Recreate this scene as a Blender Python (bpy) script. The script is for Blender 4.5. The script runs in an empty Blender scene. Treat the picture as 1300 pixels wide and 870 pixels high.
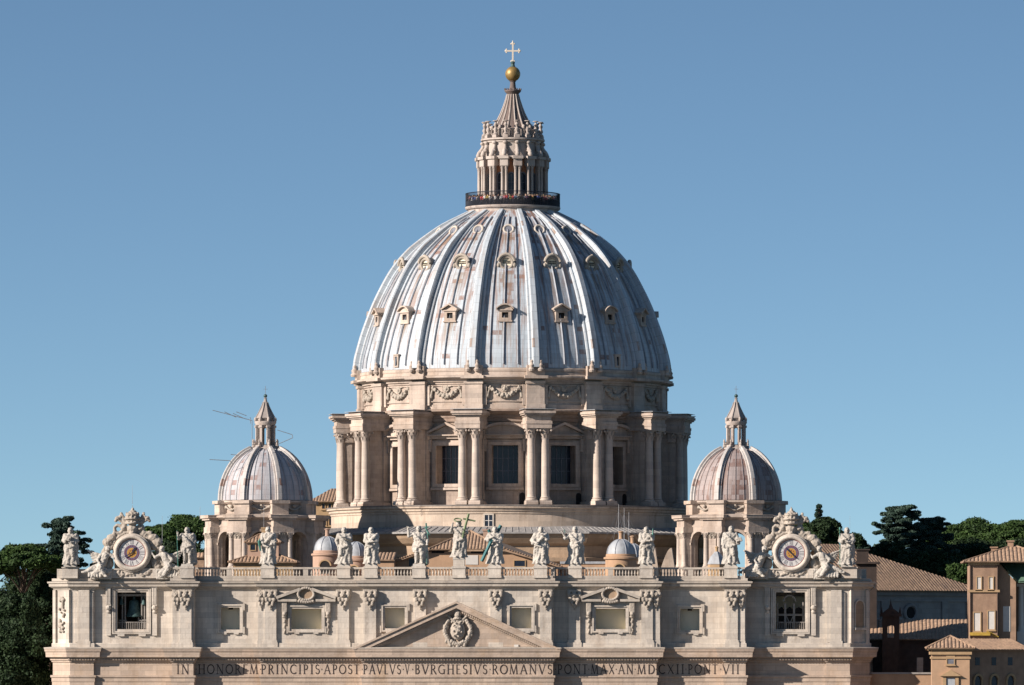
import bpy, bmesh, math, random
import numpy as np
from mathutils import Vector, Matrix
R = math.radians; PI = math.pi; sin = math.sin; cos = math.cos
sc = bpy.context.scene
COL = sc.collection
random.seed(7)
# ------------------------------------------------------------------ camera, sky, sun, exposure
CX, CD, EZ = 52.0, 850.0, 35.61
FPX = 7607.5
cam = bpy.data.cameras.new('camera'); camo = bpy.data.objects.new('camera', cam); COL.objects.link(camo)
camo.location = (CX, -CD, EZ); camo.rotation_euler = (R(90), 0, 0)
cam.sensor_width = 36; cam.lens = FPX / 1300 * 36
cam.shift_x = -0.3072; cam.shift_y = 0.2923; cam.clip_start = 5; cam.clip_end = 20000
sc.camera = camo
SUN_AZ, SUN_EL = 61.0, 24.0
w = bpy.data.worlds.new('World'); sc.world = w; w.use_nodes = True
wn = w.node_tree; bg = wn.nodes['Background']
sky = wn.nodes.new('ShaderNodeTexSky'); sky.sky_type = 'NISHITA'; sky.sun_disc = False
sky.sun_elevation = R(SUN_EL); sky.sun_rotation = R(180 + SUN_AZ)
sky.altitude = 400; sky.air_density = 1.0; sky.dust_density = 0.3; sky.ozone_density = 3.0
wc = wn.nodes.new('ShaderNodeTexCoord'); wm = wn.nodes.new('ShaderNodeMapping')
wm.inputs['Scale'].default_value = (1, 1, 2.3); wm.inputs['Location'].default_value = (0, 0, 0.075)
wn.links.new(wc.outputs['Generated'], wm.inputs['Vector']); wn.links.new(wm.outputs['Vector'], sky.inputs['Vector'])
tint = wn.nodes.new('ShaderNodeMix'); tint.data_type = 'RGBA'; tint.blend_type = 'MULTIPLY'; tint.inputs[0].default_value = 1; tint.inputs[7].default_value = (0.98, 1.05, 1.01, 1)
wn.links.new(sky.outputs['Color'], tint.inputs[6]); wn.links.new(tint.outputs[2], bg.inputs['Color']); bg.inputs['Strength'].default_value = 0.075
sl = bpy.data.lights.new('sun', 'SUN'); so = bpy.data.objects.new('sun', sl); COL.objects.link(so)
sl.energy = 5.0; sl.angle = R(0.5); sl.color = (1.0, 0.885, 0.785)
SUNV = Vector((-sin(R(SUN_AZ)) * cos(R(SUN_EL)), -cos(R(SUN_AZ)) * cos(R(SUN_EL)), sin(R(SUN_EL))))
so.rotation_euler = SUNV.to_track_quat('Z', 'Y').to_euler(); so.location = (-200, -200, 200)
sc.view_settings.view_transform = 'Standard'; sc.view_settings.look = 'None'
sc.view_settings.exposure = 0.72; sc.view_settings.gamma = 1.0; sc.view_settings.use_curve_mapping = False
try:
    sc.cycles.max_bounces = 5; sc.cycles.diffuse_bounces = 2; sc.cycles.use_denoising = True
except Exception: pass

# ------------------------------------------------------------------ helpers
def at(X, Y, y):                      # a point of the photograph taken at depth y
    s = FPX / (CD + y)
    return Vector((CX + (X - 1049.4) / s, y, EZ + (815 - Y) / s))
def fx(X): return (X - 584) / 8.95
def fz(Y): return EZ + (815 - Y) / 8.95
def frame(phi, c=(0, 0, 0)): return Matrix.Translation(Vector(c)) @ Matrix.Rotation(phi, 4, 'Z')
I4 = Matrix.Identity(4)

class MB:
    def __init__(s): s.v = []; s.f = []; s.mi = []; s.uv = {}; s.M = None
    def add(s, vs, fs, mi=0, uvs=None):
        b = len(s.v)
        if s.M is not None: vs = [s.M @ Vector(p) for p in vs]
        s.v.extend([tuple(p) for p in vs])
        for k, f in enumerate(fs):
            if uvs: s.uv[len(s.f)] = [uvs[i] for i in f]
            s.f.append(tuple(i + b for i in f)); s.mi.append(mi)
        return s
    def box(s, x0, x1, y0, y1, z0, z1, mi=0):
        vs = [(x0,y0,z0),(x1,y0,z0),(x1,y1,z0),(x0,y1,z0),(x0,y0,z1),(x1,y0,z1),(x1,y1,z1),(x0,y1,z1)]
        return s.add(vs, [(0,3,2,1),(4,5,6,7),(0,1,5,4),(1,2,6,5),(2,3,7,6),(3,0,4,7)], mi)
    def frustum(s, x, y, z0, z1, w0, d0, w1, d1):
        vs = [(x+a*w0/2, y+b*d0/2, z0) for a, b in ((-1,-1),(1,-1),(1,1),(-1,1))] + [(x+a*w1/2, y+b*d1/2, z1) for a, b in ((-1,-1),(1,-1),(1,1),(-1,1))]
        return s.add(vs, [(0,3,2,1),(4,5,6,7),(0,1,5,4),(1,2,6,5),(2,3,7,6),(3,0,4,7)])
    def prism(s, poly, y0, y1, mi=0):           # xz polygon extruded along y
        n = len(poly)
        vs = [(p[0], y0, p[1]) for p in poly] + [(p[0], y1, p[1]) for p in poly]
        fs = [tuple(range(n)), tuple(range(2*n-1, n-1, -1))] + [(i, (i+1) % n + 0, (i+1) % n + n, i + n) for i in range(n)]
        return s.add(vs, fs, mi)
    def zprism(s, poly, z0, z1, mi=0):          # xy polygon extruded along z
        n = len(poly)
        vs = [(p[0], p[1], z0) for p in poly] + [(p[0], p[1], z1) for p in poly]
        fs = [tuple(range(n)), tuple(range(2*n-1, n-1, -1))] + [(i, (i+1) % n, (i+1) % n + n, i + n) for i in range(n)]
        return s.add(vs, fs, mi)
    def lathe(s, prof, n=48, a0=0, a1=2*PI, c=(0, 0), off=0.0, mi=0):   # angle 0 faces -y
        full = abs(a1 - a0 - 2*PI) < 1e-6; m = n if full else n + 1; k = len(prof)
        vs = []
        for i in range(m):
            a = a0 + (a1 - a0) * i / n + off
            for r, z in prof: vs.append((c[0] + r*sin(a), c[1] - r*cos(a), z))
        fs = []
        for i in range(n):
            j = (i + 1) % m
            for q in range(k - 1): fs.append((i*k+q, j*k+q, j*k+q+1, i*k+q+1))
        return s.add(vs, fs, mi)
    def solid(s, prof, n=16, c=(0, 0, 0), axis=None):     # lathe closed with caps
        k = len(prof); vs = []
        Mx = axis.to_3x3() if axis is not None else None
        for i in range(n):
            a = 2*PI*i/n
            for r, z in prof:
                p = Vector((r*sin(a), -r*cos(a), z))
                if Mx is not None: p = Mx @ p
                vs.append(p + Vector(c))
        fs = []
        for i in range(n):
            j = (i+1) % n
            for q in range(k-1): fs.append((i*k+q, j*k+q, j*k+q+1, i*k+q+1))
        if prof[0][0] > 1e-6: fs.append(tuple(i*k for i in range(n-1, -1, -1)))
        if prof[-1][0] > 1e-6: fs.append(tuple(i*k+k-1 for i in range(n)))
        return s.add(vs, fs)
    def rod(s, p0, p1, r0, r1=None, n=8):
        p0, p1 = Vector(p0), Vector(p1); r1 = r0 if r1 is None else r1
        d = p1 - p0; q = d.to_track_quat('Z', 'Y').to_matrix()
        return s.solid([(r0, 0), (r1, d.length)], n, p0, q)
    def tube(s, pts, rs, n=8):
        pts = [Vector(p) for p in pts]; k = len(pts); vs = []
        if not hasattr(rs, '__len__'): rs = [rs]*k
        up = Vector((0.13, 0.2, 1)).normalized()
        for i, p in enumerate(pts):
            d = (pts[min(i+1, k-1)] - pts[max(i-1, 0)]).normalized()
            a = d.cross(up)
            if a.length < 1e-3: a = d.cross(Vector((1, 0, 0)))
            a.normalize(); b = d.cross(a)
            for j in range(n):
                t = 2*PI*j/n; vs.append(p + a*rs[i]*cos(t) + b*rs[i]*sin(t))
        fs = [(i*n+j, i*n+(j+1) % n, (i+1)*n+(j+1) % n, (i+1)*n+j) for i in range(k-1) for j in range(n)]
        fs += [tuple(range(n-1, -1, -1)), tuple((k-1)*n+j for j in range(n))]
        return s.add(vs, fs)
    def ell(s, c, r, rot=None, nu=10, nv=7):
        if not hasattr(r, '__len__'): r = (r, r, r)
        vs = [Vector((0, 0, -r[2]))]
        for i in range(1, nv):
            t = -PI/2 + PI*i/nv
            for j in range(nu):
                a = 2*PI*j/nu; vs.append(Vector((r[0]*cos(t)*cos(a), r[1]*cos(t)*sin(a), r[2]*sin(t))))
        vs.append(Vector((0, 0, r[2]))); e = len(vs)-1
        if rot is not None:
            m = Matrix.Rotation(rot[2], 3, 'Z') @ Matrix.Rotation(rot[1], 3, 'Y') @ Matrix.Rotation(rot[0], 3, 'X'); vs = [m @ p for p in vs]
        vs = [p + Vector(c) for p in vs]; fs = []
        for j in range(nu):
            fs.append((0, 1+(j+1) % nu, 1+j)); fs.append((e, e-nu+j, e-nu+(j+1) % nu))
        for i in range(nv-2):
            for j in range(nu): fs.append((1+i*nu+j, 1+i*nu+(j+1) % nu, 1+(i+1)*nu+(j+1) % nu, 1+(i+1)*nu+j))
        return s.add(vs, fs)
    def cap(s, p0, p1, r0, r1):
        s.rod(p0, p1, r0, r1, 10); s.ell(p0, r0); s.ell(p1, r1); return s
    def torus(s, c, Rr, r, n=24, m=8, normal=(0, -1, 0), a0=0, a1=2*PI):
        q = Vector(normal).to_track_quat('Z', 'Y').to_matrix(); vs = []; full = abs(a1-a0-2*PI) < 1e-6; k = n if full else n+1
        for i in range(k):
            a = a0 + (a1-a0)*i/n
            for j in range(m):
                b = 2*PI*j/m; vs.append(Vector(c) + q @ Vector(((Rr+r*cos(b))*cos(a), (Rr+r*cos(b))*sin(a), r*sin(b))))
        fs = [(i*m+j, ((i+1) % k)*m+j, ((i+1) % k)*m+(j+1) % m, i*m+(j+1) % m) for i in range(n) for j in range(m)]
        return s.add(vs, fs)
    def sweep(s, path, prof, caps=True, mi=0):   # path xy, profile (out, z); outward is right of travel turned to -y for +x travel
        n = len(path); k = len(prof); vs = []
        def nrm(a, b):
            d = Vector((b[0]-a[0], b[1]-a[1])).normalized(); return Vector((d.y, -d.x))
        for i, p in enumerate(path):
            n1 = nrm(path[i-1], p) if i > 0 else None
            n2 = nrm(p, path[i+1]) if i < n-1 else None
            m = n2 if n1 is None else (n1 if n2 is None else (n1+n2)/(1+n1.dot(n2)))
            for o, z in prof: vs.append((p[0]+m.x*o, p[1]+m.y*o, z))
        fs = [(i*k+q, (i+1)*k+q, (i+1)*k+q+1, i*k+q+1) for i in range(n-1) for q in range(k-1)]
        if caps: fs += [tuple(range(k)), tuple((n-1)*k+q for q in range(k-1, -1, -1))]
        return s.add(vs, fs, mi)
    def wall(s, x0, x1, z0, z1, y, holes=(), deep=0.8, mp=None, du=None):
        # flat (or mapped) sheet with rectangular holes and their reveals
        mp = mp or (lambda u, d, z: (u, y + d, z))
        us = {x0, x1}; zs = {z0, z1}
        for h in holes: us |= {h[0], h[1]}; zs |= {h[2], h[3]}
        if du:
            for i in range(1, int((x1-x0)/du)): us.add(x0 + i*(x1-x0)/int((x1-x0)/du))
        us = sorted(us); zs = sorted(zs)
        for a, b in zip(us, us[1:]):
            for c, d in zip(zs, zs[1:]):
                m, n = (a+b)/2, (c+d)/2
                if any(h[0] < m < h[1] and h[2] < n < h[3] for h in holes): continue
                s.add([mp(a, 0, c), mp(b, 0, c), mp(b, 0, d), mp(a, 0, d)], [(0, 1, 2, 3)])
        for h in holes:
            a, b, c, d = h
            for p, q in (((a, c), (b, c)), ((b, c), (b, d)), ((b, d), (a, d)), ((a, d), (a, c))):
                s.add([mp(p[0], 0, p[1]), mp(q[0], 0, q[1]), mp(q[0], deep, q[1]), mp(p[0], deep, p[1])], [(0, 1, 2, 3)])
        return s
    def archwall(s, x0, x1, z0, z1, y, xc, hw, zb, zs, deep=1.0, n=12):
        s.wall(x0, xc-hw, z0, z1, y); s.wall(xc+hw, x1, z0, z1, y)
        if zb > z0: s.wall(xc-hw, xc+hw, z0, zb, y)
        arc = [(xc-hw*cos(PI*i/n), zs+hw*sin(PI*i/n)) for i in range(n+1)]
        for a, b in zip(arc, arc[1:]):
            s.add([(a[0], y, a[1]), (b[0], y, b[1]), (b[0], y, z1), (a[0], y, z1)], [(0, 1, 2, 3)])
        out = [(xc-hw, zb)] + arc + [(xc+hw, zb)]
        for a, b in zip(out, out[1:]+out[:1]):
            s.add([(a[0], y, a[1]), (b[0], y, b[1]), (b[0], y+deep, b[1]), (a[0], y+deep, a[1])], [(0, 1, 2, 3)])
        return s
    def archband(s, xc, zs, r0, r1, y0, y1, n=14):
        for i in range(n):
            a, b = PI*i/n, PI*(i+1)/n
            s.prism([(xc-r0*cos(a), zs+r0*sin(a)), (xc-r1*cos(a), zs+r1*sin(a)), (xc-r1*cos(b), zs+r1*sin(b)), (xc-r0*cos(b), zs+r0*sin(b))], y0, y1)
        return s
    def rectframe(s, x0, x1, z0, z1, wd, y0, y1):  # ring of 4 butted bars round an opening
        s.box(x0-wd, x1+wd, y0, y1, z1, z1+wd); s.box(x0-wd, x1+wd, y0, y1, z0-wd, z0)
        s.box(x0-wd, x0, y0, y1, z0, z1); s.box(x1, x1+wd, y0, y1, z0, z1); return s
    zmap = None
    def mesh(s, name, org=(0, 0, 0), smooth=None, recalc=True):
        me = bpy.data.meshes.new(name); o = Vector(org)
        if MB.zmap: s.v = [(p[0], p[1], float(np.interp(p[2], *MB.zmap))) for p in s.v]
        me.from_pydata([(p[0]-o[0], p[1]-o[1], p[2]-o[2]) for p in s.v], [], s.f)
        if s.uv:
            L = me.uv_layers.new(name='UVMap').data
            for pi, p in enumerate(me.polygons):
                u = s.uv.get(pi)
                if u:
                    for q, li in enumerate(p.loop_indices): L[li].uv = u[q]
        if any(s.mi): me.polygons.foreach_set('material_index', s.mi)
        if recalc:
            bm = bmesh.new(); bm.from_mesh(me); bmesh.ops.recalc_face_normals(bm, faces=bm.faces); bm.to_mesh(me); bm.free()
        if smooth:
            me.polygons.foreach_set('use_smooth', [True]*len(me.polygons)); me.set_sharp_from_angle(angle=R(smooth))
        me.update(); return me

def rootloc(p):
    while p is not None and p.parent is not None: p = p.parent
    return Vector(p.location) if p is not None else Vector((0, 0, 0))
def tag(o, label=None, cat=None, group=None, kind=None):
    if label: o['label'] = label
    if cat: o['category'] = cat
    if group: o['group'] = group
    if kind: o['kind'] = kind
    return o
def thing(name, label, cat, loc, group=None):
    o = bpy.data.objects.new(name, None); COL.objects.link(o); o.location = loc; o.empty_display_size = 0.5
    return tag(o, label, cat, group)
def put(name, me, mats, parent=None, rotz=0.0, loc=None):
    o = bpy.data.objects.new(name, me); COL.objects.link(o)
    if not isinstance(mats, (list, tuple)): mats = [mats]
    if not me.materials:
        for m in mats: me.materials.append(m)
    if parent is not None: o.parent = parent
    if rotz: o.rotation_euler.z = rotz
    if loc is not None: o.location = loc
    return o
def obj(name, mb, mats, parent=None, smooth=None, org=None, rotz=0.0, recalc=True):
    # mb holds world coordinates unless org is given; a parentless mesh gets org as its location
    if org is None:
        org = rootloc(parent) if parent is not None else Vector((0, 0, 0))
    me = mb.mesh(name, org, smooth, recalc)
    o = put(name, me, mats, parent, rotz)
    if parent is None: o.location = org
    return o
def struct(name, mb, m, smooth=None): return tag(obj(name, mb, m, None, smooth), kind='structure')
def blobmesh(mb, voxel, name='carving', disp=0.0, dscale=0.3, org=(0, 0, 0), smooth=True, it=0):
    me = mb.mesh(name, org); o = bpy.data.objects.new('tmp', me); COL.objects.link(o)
    m = o.modifiers.new('r', 'REMESH'); m.mode = 'VOXEL'; m.voxel_size = voxel
    if it:
        q = o.modifiers.new('s', 'SMOOTH'); q.iterations = it; q.factor = 0.5
    if disp:
        tx = bpy.data.textures.new('t', 'CLOUDS'); tx.noise_scale = dscale; tx.noise_depth = 2
        d = o.modifiers.new('d', 'DISPLACE'); d.texture = tx; d.strength = disp; d.mid_level = 0.5; d.texture_coords = 'LOCAL'
    dg = bpy.context.evaluated_depsgraph_get()
    r = bpy.data.meshes.new_from_object(o.evaluated_get(dg)); r.name = name
    bpy.data.objects.remove(o)
    r.polygons.foreach_set('use_smooth', [True]*len(r.polygons)); r.update()
    return r

# ------------------------------------------------------------------ materials
class NT:
    def __init__(s, name):
        s.m = bpy.data.materials.new(name); s.m.use_nodes = True; s.t = s.m.node_tree
        s.b = s.t.nodes['Principled BSDF']
    def n(s, typ, **kw):
        x = s.t.nodes.new(typ)
        for k, v in kw.items(): setattr(x, k, v)
        return x
    def l(s, a, b): s.t.links.new(a, b)
    def math(s, op, a, b=None, c=None):
        x = s.n('ShaderNodeMath', operation=op)
        for i, v in enumerate((a, b, c)):
            if v is None: continue
            if isinstance(v, (int, float)): x.inputs[i].default_value = v
            else: s.l(v, x.inputs[i])
        return x.outputs[0]
    def mix(s, f, a, b, bt='MIX'):
        x = s.n('ShaderNodeMix', data_type='RGBA', blend_type=bt)
        for i, v in ((0, f), (6, a), (7, b)):
            if isinstance(v, (int, float)): x.inputs[i].default_value = v
            elif isinstance(v, (tuple, list)): x.inputs[i].default_value = (*v[:3], 1)
            else: s.l(v, x.inputs[i])
        return x.outputs[2]
    def noise(s, vec, scale, detail=4, rough=0.6):
        x = s.n('ShaderNodeTexNoise'); x.inputs['Scale'].default_value = scale; x.inputs['Detail'].default_value = detail; x.inputs['Roughness'].default_value = rough
        if vec is not None: s.l(vec, x.inputs['Vector'])
        return x.outputs[0]
    def ramp(s, f, p0, p1, v0=0.0, v1=1.0):
        x = s.n('ShaderNodeMapRange'); x.inputs[1].default_value = p0; x.inputs[2].default_value = p1; x.inputs[3].default_value = v0; x.inputs[4].default_value = v1
        s.l(f, x.inputs[0]); return x.outputs[0]
    def scaled(s, vec, sx, sy, sz):
        x = s.n('ShaderNodeVectorMath', operation='MULTIPLY'); s.l(vec, x.inputs[0]); x.inputs[1].default_value = (sx, sy, sz); return x.outputs[0]
    def pos(s): return s.n('ShaderNodeNewGeometry').outputs['Position']
    def bump(s, h, strength=0.4, dist=0.1):
        x = s.n('ShaderNodeBump'); x.inputs['Strength'].default_value = strength; x.inputs['Distance'].default_value = dist
        s.l(h, x.inputs['Height']); s.l(x.outputs[0], s.b.inputs['Normal'])
AL = 0.74
def dim(c): return tuple(v*AL for v in c) if c else c
def stone(name, base, block=(1.7, 0.75), stain=(0.16, 0.12, 0.09), stainamt=0.55, var=0.16, rough=0.85, warm=None, bump=0.35, joint=0.25):
    base, warm = dim(base), dim(warm); t = NT(name); p = t.pos()
    sx = t.n('ShaderNodeSeparateXYZ'); t.l(p, sx.inputs[0])
    n1 = t.noise(p, 0.12, 6, 0.65); n2 = t.noise(p, 1.7, 5, 0.7)
    st = t.noise(t.scaled(p, 0.9, 0.9, 0.07), 1.0, 5, 0.7)
    col = t.mix(t.ramp(n1, 0.3, 0.7), tuple(c*(1-var) for c in base), tuple(min(1, c*(1+var)) for c in base))
    if warm: col = t.mix(t.ramp(t.noise(t.scaled(p, 0.5, 0.5, 0.25), 0.55, 5, 0.7), 0.5, 0.75), col, warm)
    h = n2
    if block:
        row = t.math('DIVIDE', sx.outputs[2], block[1]); fr = t.math('FLOOR', row)
        h1 = t.math('ADD', t.math('MULTIPLY', sx.outputs[0], 1.0), t.math('MULTIPLY', sx.outputs[1], 0.63))
        u = t.math('ADD', t.math('DIVIDE', h1, block[0]), t.math('MULTIPLY', fr, 0.37)); fu = t.math('FLOOR', u)
        cx = t.n('ShaderNodeCombineXYZ'); t.l(fu, cx.inputs[0]); t.l(fr, cx.inputs[1])
        wn_ = t.n('ShaderNodeTexWhiteNoise', noise_dimensions='2D'); t.l(cx.outputs[0], wn_.inputs['Vector'])
        col = t.mix(1.0, col, t.mix(wn_.outputs[0], (0.86, 0.85, 0.84), (1.08, 1.06, 1.03)), 'MULTIPLY')
        ju = t.math('LESS_THAN', t.math('FRACT', u), 0.035/block[0]); jz = t.math('LESS_THAN', t.math('FRACT', row), 0.05/block[1])
        j = t.math('MULTIPLY', t.math('MAXIMUM', ju, jz), joint)
        col = t.mix(j, col, tuple(c*0.35 for c in base))
    sf = t.math('MULTIPLY', t.math('MULTIPLY', t.ramp(st, 0.48, 0.74), t.ramp(n2, 0.3, 0.62)), stainamt)
    col = t.mix(sf, col, stain)
    col = t.mix(1.0, col, t.mix(n2, (0.85, 0.85, 0.85), (1.12, 1.12, 1.12)), 'MULTIPLY')
    t.l(col, t.b.inputs['Base Color']); t.b.inputs['Roughness'].default_value = rough
    t.bump(n2, bump, 0.15); return t.m
def plain(name, base, rough=0.7, metallic=0.0, var=0.25, scale=2.0, bump=0.0, stain=None):
    base, stain = dim(base), dim(stain); t = NT(name); p = t.pos(); n = t.noise(p, scale, 5, 0.65)
    col = t.mix(t.ramp(n, 0.3, 0.7), tuple(c*(1-var) for c in base), tuple(min(1, c*(1+var)) for c in base))
    if stain: col = t.mix(t.ramp(t.noise(t.scaled(p, .8, .8, .12), 1.0, 6, .7), 0.5, 0.75), col, stain)
    t.l(col, t.b.inputs['Base Color']); t.b.inputs['Roughness'].default_value = rough; t.b.inputs['Metallic'].default_value = metallic
    if bump: t.bump(n, bump, 0.1)
    return t.m
def lead(name, base, rust, rustamt, sheet=(1.0, 1.25), streak=0.5, toprust=None):
    base, rust = dim(base), dim(rust); t = NT(name); uv = t.n('ShaderNodeUVMap').outputs[0]; p = t.pos()
    sx = t.n('ShaderNodeSeparateXYZ'); t.l(uv, sx.inputs[0])
    u = t.math('DIVIDE', sx.outputs[0], sheet[0]); v = t.math('DIVIDE', sx.outputs[1], sheet[1])
    cx = t.n('ShaderNodeCombineXYZ'); t.l(t.math('FLOOR', u), cx.inputs[0]); t.l(t.math('FLOOR', v), cx.inputs[1])
    wn_ = t.n('ShaderNodeTexWhiteNoise', noise_dimensions='2D'); t.l(cx.outputs[0], wn_.inputs['Vector'])
    col = t.mix(wn_.outputs[0], tuple(c*0.90 for c in base), tuple(min(1, c*1.06) for c in base))
    n2 = t.noise(p, 0.9, 6, 0.7)
    cs = t.n('ShaderNodeCombineXYZ'); t.l(t.math('MULTIPLY', sx.outputs[0], 1.3), cs.inputs[0]); t.l(t.math('MULTIPLY', sx.outputs[1], 0.09), cs.inputs[1])
    st = t.noise(cs.outputs[0], 1.6, 5, 0.65)
    big = t.noise(cs.outputs[0], 0.35, 3, 0.5)
    thr = t.math('SUBTRACT', 1.0, t.math('MULTIPLY', t.ramp(big, 0.38, 0.68), rustamt))
    if toprust:
        sz = t.n('ShaderNodeSeparateXYZ'); t.l(p, sz.inputs[0])
        thr = t.math('SUBTRACT', thr, t.ramp(sz.outputs[2], toprust[0], toprust[1], 0, toprust[2]))
    rsel = t.math('MULTIPLY', t.math('GREATER_THAN', t.n('ShaderNodeTexWhiteNoise', noise_dimensions='2D').outputs[0], 2.0), 0.0)
    wn2 = t.n('ShaderNodeTexWhiteNoise', noise_dimensions='3D'); c3 = t.n('ShaderNodeVectorMath', operation='ADD'); t.l(cx.outputs[0], c3.inputs[0]); c3.inputs[1].default_value = (31.7, 12.3, 5.1); t.l(c3.outputs[0], wn2.inputs['Vector'])
    isr = t.math('MULTIPLY', t.math('GREATER_THAN', wn2.outputs[0], thr), t.ramp(n2, 0.3, 0.55, 0.25, 0.9))
    col = t.mix(isr, col, rust)
    col = t.mix(t.math('MULTIPLY', t.ramp(st, 0.49, 0.68), streak), col, (rust[0]*1.25, rust[1]*1.25, rust[2]*1.1))
    if toprust:
        top_ = t.math('MULTIPLY', t.ramp(st, 0.42, 0.58), t.ramp(sz.outputs[2], 84, 106, 0.12, 0.95))
        col = t.mix(top_, col, (rust[0]*1.15, rust[1]*1.05, rust[2]*.95))
        uc = t.math('ABSOLUTE', t.math('SUBTRACT', t.math('MODULO', t.math('ADD', sx.outputs[0], 5.5), 11.0), 5.5))
        side = t.ramp(uc, 1.35, 0.5)
        for L_, len_ in toprust[3]:
            below = t.math('MULTIPLY', t.ramp(sx.outputs[1], L_-len_, L_), t.math('LESS_THAN', sx.outputs[1], L_))
            fs = t.math('MULTIPLY', t.math('MULTIPLY', below, side), t.ramp(st, 0.36, 0.56, 0.1, 0.9))
            col = t.mix(fs, col, (0.20, 0.14, 0.09))
    ln = t.math('MAXIMUM', t.math('LESS_THAN', t.math('FRACT', v), 0.05), t.math('LESS_THAN', t.math('FRACT', u), 0.05))
    col = t.mix(t.math('MULTIPLY', ln, 0.5), col, tuple(c*0.35 for c in base))
    t.l(col, t.b.inputs['Base Color']); t.b.inputs['Roughness'].default_value = 0.62
    t.bump(n2, 0.3, 0.08); return t.m
def leafm(name, a, b, c):
    t = NT(name); p = t.pos(); n = t.noise(p, 0.45, 4, 0.6); n2 = t.noise(p, 3.0, 3, 0.7)
    col = t.mix(t.ramp(n, 0.35, 0.65), a, b); col = t.mix(t.ramp(n2, 0.55, 0.75), col, c)
    t.l(col, t.b.inputs['Base Color']); t.b.inputs['Roughness'].default_value = 0.7
    t.b.inputs['Specular IOR Level'].default_value = 0.2
    return t.m
M = {}
M['attic'] = stone('pale_travertine', (0.71, 0.65, 0.575), stainamt=0.65, var=.18, joint=.3, warm=(0.63, 0.54, 0.45))
M['facade'] = stone('warm_travertine', (0.60, 0.485, 0.395), stainamt=0.55, joint=.35, warm=(0.52, 0.38, 0.26))
M['cornice'] = stone('weathered_cornice_stone', (0.60, 0.54, 0.47), block=(2.2, 3.0), stain=(0.12, 0.10, 0.085), stainamt=0.7)
M['ledge'] = plain('sooty_ledge', (0.25, 0.22, 0.20), 0.9, var=0.35, scale=1.2)
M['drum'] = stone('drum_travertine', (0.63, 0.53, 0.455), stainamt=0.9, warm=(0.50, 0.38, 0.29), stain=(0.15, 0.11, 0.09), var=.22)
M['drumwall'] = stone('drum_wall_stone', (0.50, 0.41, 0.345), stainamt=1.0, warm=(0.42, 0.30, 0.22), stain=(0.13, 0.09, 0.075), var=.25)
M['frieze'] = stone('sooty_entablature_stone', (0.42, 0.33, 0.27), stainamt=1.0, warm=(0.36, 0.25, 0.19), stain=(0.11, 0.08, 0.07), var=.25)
M['drumcol'] = stone('column_travertine', (0.64, 0.55, 0.48), block=(9, 1.1), stainamt=0.5, stain=(0.2, 0.15, 0.11))
M['podium'] = stone('podium_plaster', (0.64, 0.53, 0.43), block=(2.6, 1.0), stainamt=0.95, stain=(0.20, 0.13, 0.08), joint=0.12)
M['statue'] = stone('statue_stone', (0.58, 0.54, 0.48), block=None, stainamt=0.8, stain=(0.17, 0.15, 0.13), bump=0.5)
M['carve'] = stone('carved_stone', (0.50, 0.44, 0.37), block=None, stainamt=0.7, stain=(0.15, 0.12, 0.10), bump=0.5)
M['tiber'] = stone('ochre_band_stone', (0.48, 0.35, 0.24), block=(2.0, 0.6), stainamt=0.6, stain=(0.13, 0.09, 0.06))
M['lead'] = lead('dome_lead_sheet', (0.555, 0.635, 0.70), (0.29, 0.18, 0.15), 0.13, (1.75, 0.78), 0.85, (95, 108, 0.25, ((7.8, 5.0), (16.9, 6.5), (25.6, 4.0))))
M['leadrib'] = lead('rib_lead_sheet', (0.57, 0.64, 0.70), (0.36, 0.25, 0.19), 0.04, (0.8, 1.5), 0.55)
M['leadl'] = lead('pale_lead_sheet', (0.52, 0.52, 0.55), (0.32, 0.20, 0.18), 0.33, (1.2, 0.8), 0.7)
M['leadr'] = lead('rusty_lead_sheet', (0.40, 0.34, 0.33), (0.22, 0.13, 0.11), 0.7, (1.2, 0.8), 0.95)
M['leadribs'] = lead('small_rib_lead', (0.60, 0.58, 0.56), (0.28, 0.16, 0.12), 0.35, (0.8, 1.1), 0.5)
M['cup'] = plain('cupola_lead', (0.45, 0.48, 0.51), 0.55, var=0.15, scale=1.5, stain=(0.30, 0.30, 0.32))
M['roll'] = plain('dark_lead_roll', (0.33, 0.36, 0.41), 0.6, var=0.3, scale=1.0)
M['spire'] = stone('spire_lead', (0.19, 0.15, 0.135), block=None, stainamt=0.9, stain=(0.16, 0.10, 0.085))
M['cap'] = stone('grey_cap_stone', (0.42, 0.37, 0.34), block=None, stainamt=0.9, stain=(0.15, 0.11, 0.10))
M['lantern'] = stone('lantern_stone', (0.56, 0.49, 0.44), block=None, stainamt=1.0, stain=(0.16, 0.11, 0.09))
M['redwall'] = plain('rust_red_plaster', (0.60, 0.25, 0.12), 0.9, var=0.25, scale=1.2, stain=(0.30, 0.13, 0.08))
M['gilt'] = plain('aged_gilt_bronze', (0.42, 0.28, 0.10), 0.5, 0.5, var=0.3, scale=2.0)
M['cross'] = plain('pale_gilt_cross', (0.78, 0.70, 0.58), 0.6, 0.0, var=0.08)
M['mesh'] = plain('dark_steel_fence', (0.018, 0.022, 0.035), 0.5, 0.3)
M['glass'] = plain('dark_window_glass', (0.018, 0.026, 0.045), 0.25, 0.0, var=0.4, scale=0.7)
M['mull'] = plain('grey_mullion', (0.20, 0.21, 0.25), 0.6)
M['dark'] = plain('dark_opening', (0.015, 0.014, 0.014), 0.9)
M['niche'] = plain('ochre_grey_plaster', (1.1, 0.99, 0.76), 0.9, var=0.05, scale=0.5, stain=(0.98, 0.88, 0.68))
M['letter'] = plain('dark_bronze_letter', (0.05, 0.032, 0.028), 0.6)
M['dial'] = plain('white_dial', (0.72, 0.70, 0.68), 0.5, var=0.08)
M['red'] = plain('oxblood_ring', (0.30, 0.07, 0.05), 0.6)
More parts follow.
